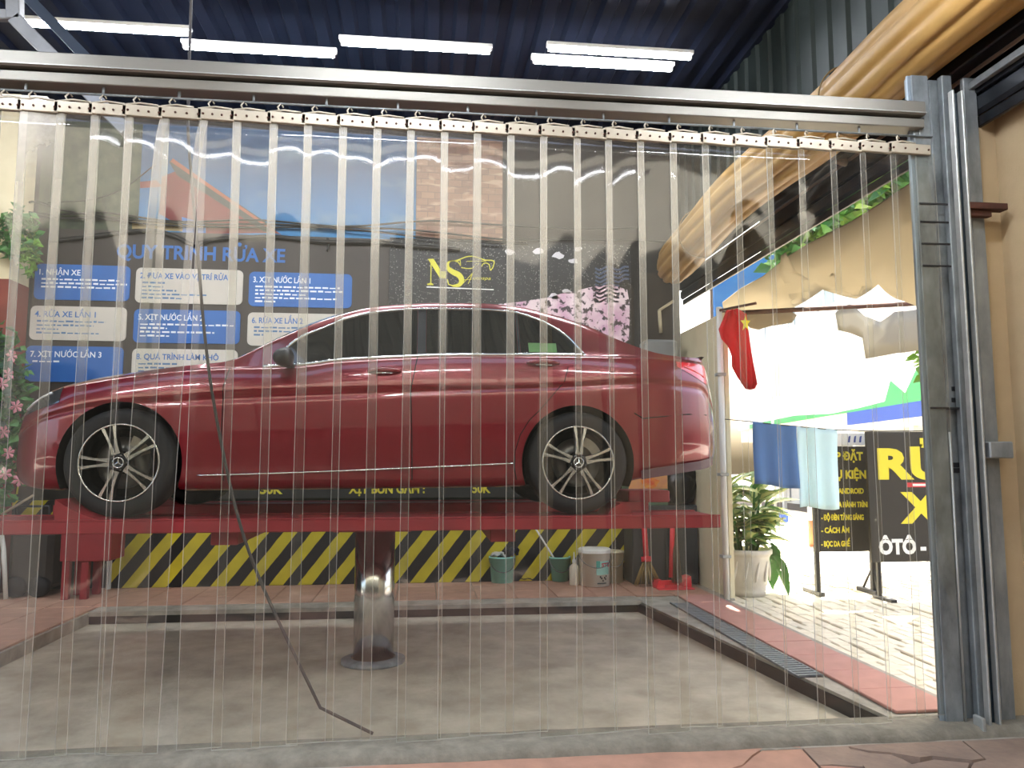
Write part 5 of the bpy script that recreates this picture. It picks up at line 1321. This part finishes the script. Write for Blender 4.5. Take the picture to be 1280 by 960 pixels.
MB().bbox(onY(1081, 550, SY).x, onY(1087, 550, SY).x, SY-.012, SY-.008, b_.z+.03, tpm.z, .002).build('mark', MATS['mark_blue'], s1)
S2 = 7.28
s2 = thing('wash_sign', 'large black car wash sign board with big yellow letters', 'sign', (onY(1150, 640, S2).x, S2, -.012))
c0_, c1_ = onY(1089, 703, S2), onY(1240, 540, S2)
MB().bbox(c0_.x, c1_.x, S2-.012, S2+.02, c0_.z, c1_.z, .004).build('board', M_signb, s2)
for x in (c0_.x+.10, c1_.x-.1): 
    lg = MB().bbox(x-.02, x+.02, S2+.02, S2+.06, -.012, c1_.z-.05, .004).build('leg', M_black, s2)
    MB().bbox(x-.03, x+.03, S2-.2, S2+.12, -.012, .02, .004).build('foot', M_black, lg)
def s2t(t, px0, px1, py, size, m, bold=.05):
    p0, p1 = onY(px0, py, S2), onY(px1, py, S2); lettering(t, p0.x, S2-.0135, p0.z, size, m, s2, p1.x-p0.x, bold)
s2t('RỬA', 1097, 1232, 597, .40, M_yel); s2t('XE', 1125, 1200, 652, .40, M_yel); s2t('ÔTÔ - XE MÁY', 1098, 1236, 692, .195, M_wtxt)
p0, p1 = onY(1133, 609, S2), onY(1205, 603, S2)
MB().box(p0.x, p1.x, S2-.0145, S2-.012, p0.z, p1.z).build('bar', M_hred, s2); MB().box(p0.x+.06, p1.x, S2-.0165, S2-.0145, p0.z+.012, p1.z-.012).build('bar', M_wtxt, s2)
# towels on a line
LY = 6.9
q0, q1 = onY(906, 524, 7.38), onY(1100, 538, LY)
ln = MB(); pts = [q0, onY(938, 527, LY), onY(968, 530.5, LY), onY(996, 533, LY), onY(1022, 535.5, LY), onY(1050, 537.5, LY), onY(1100, 539, LY), onY(1200, 538, LY)]
ln.tube(pts, .005, 6); ln.build('clothes_line', M_cable, None, 'thin clothes line from the cream wall over to the street', 'line')
def towel(px0, px1, pyt0, pyt1, pyb0, pyb1, m, label, seed, y=LY):
    rr = random.Random(seed); rows = []
    A, B = onY(px0, pyt0, y), onY(px1, pyt1, y); C_, D = onY(px0+2, pyb0, y), onY(px1+3, pyb1, y)
    for j in range(15):
        v = j/14; row = []
        for i in range(17):
            u = i/16; top = A.lerp(B, u); bot = C_.lerp(D, u); p = top.lerp(bot, v)
            row.append(p+Vector((0, .022*math.sin(u*15+seed)*(.3+v)+.01*math.sin(v*5), .008*math.sin(u*7)*v)))
        rows.append(row)
    o = MB().grid(rows).build('towel', m, None, label, 'towel', 'towels on the line'); solidify(o, .008)
def cloth(name, c, tw=.4):
    m = bpy.data.materials.new(name); m.use_nodes = True; N = m.node_tree.nodes; L = m.node_tree.links; out = N['Material Output']; b = N['Principled BSDF']
    b.inputs['Base Color'].default_value = lin(c); b.inputs['Roughness'].default_value = .95
    t = N.new('ShaderNodeBsdfTranslucent'); t.inputs[0].default_value = lin(c); x = N.new('ShaderNodeMixShader'); x.inputs[0].default_value = tw
    L.new(b.outputs[0], x.inputs[1]); L.new(t.outputs[0], x.inputs[2]); L.new(x.outputs[0], out.inputs[0]); return m
towel(941, 995, 527, 533, 605, 611, cloth('towel_blue', '6a92c4'), 'dark blue towel hanging on the line beside the potted plant', 3)
towel(996, 1047, 533, 537, 634, 637, cloth('towel_cyan', 'dff4fa'), 'pale cyan towel hanging on the line in front of the service sign', 5, LY)
# flag
fgt = thing('flag', 'limp red flag with a yellow star on a pole at the wall corner', 'flag', onY(905, 420, 7.2))
rows = []; poly_l = [(908, 388, 921, 386), (903, 400, 934, 392), (897, 412, 937, 410), (900, 424, 939, 425), (908, 433, 941, 440), (913, 445, 943, 455), (914, 458, 945, 470), (920, 468, 946, 480), (929, 480, 942, 486), (933, 486, 938, 487)]
for a, b, c, d in poly_l:
    A, B = onY(a, b, 7.2), onY(c, d, 7.2)
    rows.append([A.lerp(B, i/12)+Vector((0, .035*math.sin(i*1.35+b*.04), 0)) for i in range(13)])
solidify(MB().grid(rows).build('cloth', cloth('flag_red', 'd8202a', .35), fgt), .004)
A = onY(932, 404, 7.13)
pts = [(A.x+(.085 if k % 2 == 0 else .035)*math.sin(math.pi*k/5)*.62, A.z+(.085 if k % 2 == 0 else .035)*math.cos(math.pi*k/5)) for k in range(10)]
MB().prism(pts, 7.13, 7.135).build('star', M_yel, fgt)
MB().tube([onY(900, 388, 7.35), onY(945, 379, 7.0)], .014, 8).build('pole', M_rust, fgt)
# canvas shade outside the eave
def sheet(poly, name, m, label, fn, t=.012, cat='awning'):
    """a cut canvas: polygon points are found on the sheet's own plane"""
    pts = [fn(a, b) for a, b in poly]; n = len(pts)
    bm = bmesh.new(); vs = [bm.verts.new(p) for p in pts]; bm.faces.new(vs); bmesh.ops.triangulate(bm, faces=bm.faces[:])
    bmesh.ops.subdivide_edges(bm, edges=bm.edges[:], cuts=2, use_grid_fill=True); bmesh.ops.triangulate(bm, faces=bm.faces[:])
    bm.verts.index_update()
    for v in bm.verts: v.co.z += .018*math.sin(v.co.x*5+v.co.y*3)
    mb = MB().add([v.co.copy() for v in bm.verts], [[v.index for v in f.verts] for f in bm.faces], 0, True); bm.free()
    return solidify(mb.build(name, m, None, label, cat, fixn=True), t)
def slope(px, py):
    d = _ray(px, py); n = Vector((.14, 0, 1)); p0_ = Vector((3.6, 0, 3.42-CAM_Z)); t = n.dot(p0_)/n.dot(d); return d*t+Vector((0, 0, CAM_Z))
sheet([(903, 378), (985, 322), (1060, 277), (1140, 230), (1215, 186), (1215, 400), (1150, 385), (1120, 374), (1098, 355), (1085, 342), (1070, 372), (1052, 352), (1040, 340), (1028, 362), (1012, 350), (996, 338), (982, 318), (976, 322), (974, 340), (984, 362), (992, 384), (970, 386), (938, 388), (905, 390)], 'shade_canvas', cloth('canvas_tan', '938a78', .22), 'tan canvas shade with a ragged edge stretched outside the eave', slope)
sheet([(905, 392), (985, 386), (996, 392), (990, 402), (965, 408), (948, 414), (938, 412), (930, 404), (905, 408)], 'shade_flap', cloth('canvas_grey', 'a39680', .3), 'small grey canvas flap hanging behind the red flag', lambda a, b: onY(a, b, 8.7), cat='awning')
sheet([(1044, 392), (1062, 380), (1080, 396), (1100, 402), (1118, 388), (1180, 384), (1180, 432), (1150, 437), (1120, 440), (1082, 450), (1078, 424), (1062, 418), (1048, 414)], 'shade_flap', cloth('canvas_sheer', 'b0aca2', .4), 'grey sheer canvas hanging under the tan shade toward the door post', lambda a, b: onY(a, b, 8.69), cat='awning')
A, B = onY(903, 392, 8.7), onY(1175, 378, 8.7)
MB().tube([A, B], .03, 10).build('shade_pole', M_rust, None, 'dark horizontal pole under the tan canvas shade', 'pole')
# street furniture
v = onZ(1016, 690, -.1); bo = thing('bollard', 'white and orange bollard on the far side of the paving', 'bollard', v)
MB().lathe([(0, 0), (.06, 0), (.06, .5), (0, .5)], v, 12).build('base', mat('bollard_orange', 'd98a5a', .6), bo)
MB().lathe([(.058, .5), (.058, 1.25), (0, 1.27)], v, 12).build('upper', M_white, bo)
v = onY(975, 648, 11); bs = thing('street_plate', 'small blue plate beyond the potted plant', 'sign', (v.x, 11, -.03))
MB().bbox(v.x-.12, v.x+.13, 11, 11.02, v.z-.06, v.z+.10, .003).build('plate', mat('plate_blue', '2f52b5', .5), bs)
MB().tube([Vector((v.x, 11.03, -.05)), Vector((v.x, 11.03, v.z+.1))], .02, 8).build('post', M_galvl, bs)
# the shop across the road, its fascia in green and blue
fa, fb = Vector((8.98, 13.07, 0)), Vector((11.3, 26.5, 0)); dv = (fb-fa).normalized(); nrm = Vector((-dv.y, dv.x, 0))
ang = math.atan2(dv.y, dv.x); ln_ = (fb-fa).length
shp = thing('shop_building', 'white shop across the road with a green and blue fascia', 'building', fa+dv*ln_/2+Vector((0, 0, -.13)))
Ms = Matrix.Translation(fa) @ Matrix.Rotation(ang, 4, 'Z')
M_fac = mat('facade_white', 'e8e5dd', .85, var=.12, scale=1.5)
MB().box(-4, ln_, -6, 0, 2.0, 7.5, M=Ms).build('upper_wall', M_fac, shp)
MB().box(-4, ln_, -6, -1.2, -.13, 2.0, M=Ms).build('lower_wall', M_fac, shp)
MB().bbox(-4, ln_, .0, .10, 2.42, 4.6, .01, M=Ms).build('fascia', mat('fascia_white', 'efeee9', .6), shp)
MB().prism([(-4, 2.42), (-.2, 2.42), (2.5, 2.42), (12.0, 2.42), (12, 2.56), (7, 2.58), (4.2, 2.46), (2.5, 2.48), (1.2, 2.52), (.9, 2.9), (.3, 2.6), (-.2, 3.0), (-.6, 2.6), (-1.2, 3.2), (-4, 3.2)], .10, .115, M=Ms).build('fascia_band', mat('fascia_green', '3f9c5c', .6), shp)
MB().box(-4, 3.2, .10, .12, 2.14, 2.42, M=Ms).build('fascia_strip', mat('fascia_blue', '2c4a9a', .6), shp)
for i in range(6):
    x = -2.5+2.8*i
    MB().bbox(x, x+.16, -.1, .0, -.13, 2.0, .01, M=Ms).build('column', M_fac, shp)
    MB().bbox(x+.5, x+2.3, -1.2, -1.15, .0, 1.8, .01, M=Ms).build('shutter', mat('shutter_grey', 'b9bab8', .6, var=.2), shp)
for i in range(5):
    x = -2+3.0*i; w_ = MB().bbox(x, x+1.2, -.01, .03, 5.1, 6.6, .01, M=Ms).build('window', mat('far_glass', '8fa0a8', .2), shp)
    MB().bbox(x+.56, x+.64, .03, .05, 5.1, 6.6, .004, M=Ms).build('bar', M_white, w_)
far = thing('far_building', 'white building at the end of the street behind the red flag', 'building', (6, 30, -.13))
MB().box(-2, 9.5, 28, 36, -.13, 9).build('wall', M_fac, far)
for i in range(4):
    for j in range(2):
        w_ = MB().bbox(3.0+1.7*i, 4.1+1.7*i, 27.95, 28.02, 1.0+3*j, 2.6+3*j, .01).build('window', MATS['far_glass'], far)
        MB().bbox(3.52+1.7*i, 3.58+1.7*i, 27.92, 27.95, 1.0+3*j, 2.6+3*j, .004).build('bar', M_white, w_)
for px, py, h in ((965, 475, .9), (953, 500, .7)):
    v = onY(px-(6 if px < 960 else 0), py, 20 if px > 960 else 18.5)
    MB().bbox(v.x-.25, v.x+.2, v.y-.1, v.y, v.z-h*.5, v.z+h*.5, .01).tube([Vector((v.x, v.y+.05, -.1)), Vector((v.x, v.y+.05, v.z+h*.4))], .04, 8).build('street_banner', mat('banner_grey', 'cfcfca', .7), None, 'tall pale banner sign %s along the street' % ('farther' if px == 965 else 'nearer'), 'sign')
# blue sheet roof and trees behind the canvas
v0, v1 = onY(893, 388, 12), onY(965, 325, 12)
bst = thing('blue_sheet', 'blue plastic sheet hung beyond the canvas shade', 'tarpaulin', (v0.x, 12, -.13))
MB().prism([(v0.x, v0.z-.1), (v0.x+.6, v0.z-.15), (v1.x+.2, v0.z+.2), (v1.x+.2, v1.z+.3), (v0.x, v0.z+.5)], 12, 12.05).build('sheet', mat('sheet_blue', '2f74c4', .6, var=.3, scale=3, col2='5f9ad8'), bst)
MB().bbox(v0.x-.03, v0.x+.04, 12.05, 12.12, -.13, v0.z+.5, .006).build('post', M_rust, bst)
tv = onZ(1232, 720, -.1); TRY = 10.4
tt = thing('street_tree', 'leafy green tree spreading above the canvas shade', 'tree', (onY(1225, 500, TRY).x, TRY, -.1))
tx0 = onY(1225, 500, TRY).x
MB().tube([Vector((tx0, TRY, -.1)), Vector((tx0+.1, TRY, 2.0)), Vector((tx0-.1, TRY+.1, 4.2))], [.15, .12, .08], 8).build('trunk', MATS['bark'], tt)
for k, (px, py, r, n) in enumerate(((1150, 185, .8, 330), (1105, 225, .75, 300), (1060, 260, .62, 230), (1015, 290, .5, 170), (985, 318, .36, 90), (1200, 150, .9, 300))):
    v = onY(px, py, TRY+.1*k)
    MB().tube([Vector((tx0-.1, TRY+.1, 4.0)), Vector((tx0-.1, TRY+.1, 4.0)).lerp(v, .5)+Vector((0, .05, .15)), v], [.05, .035, .015], 6).build('branch', MATS['bark'], tt)
    scatter('foliage', v, (r*1.15, r, r*.75), n, M_leaf, tt, .26, 31+k); scatter('foliage', v+Vector((.1, -.1, .05)), (r, r, r*.7), n//2, MATS['leaf_lime'], tt, .26, 51+k)
v = onY(1163, 452, 9.2); scatter('shrub', (v.x+.1, 9.2, v.z), (.28, .2, .3), 160, MATS['leaf_lime'], None, .16, 40); _props(bpy.data.objects['shrub'], 'bright green twig of leaves showing beside the door post', 'plant', kind='thing')
# unseen terrace behind the camera, tiers toned for the haze mirrored in the strips
nb = thing('near_terrace', 'unseen grey terrace behind the camera across the front yard', 'building', (0, -14, -.13))
MB().box(-24, 18, -18, -13, 7.3, 12).build('upper_wall', mat('terrace_light', '97948a', .9, var=.3, scale=.5), nb)
MB().box(-24, 18, -18, -13.05, 3.6, 7.3).build('wall', mat('terrace_grey', '40403c', .9, var=.7, scale=.5, col2='262623', spec=.1), nb)
MB().box(-24, 18, -18, -13.6, -.13, 3.6).build('shop_front', mat('terrace_dark', '1c1c19', .9, var=.7, scale=.7, spec=.0), nb)
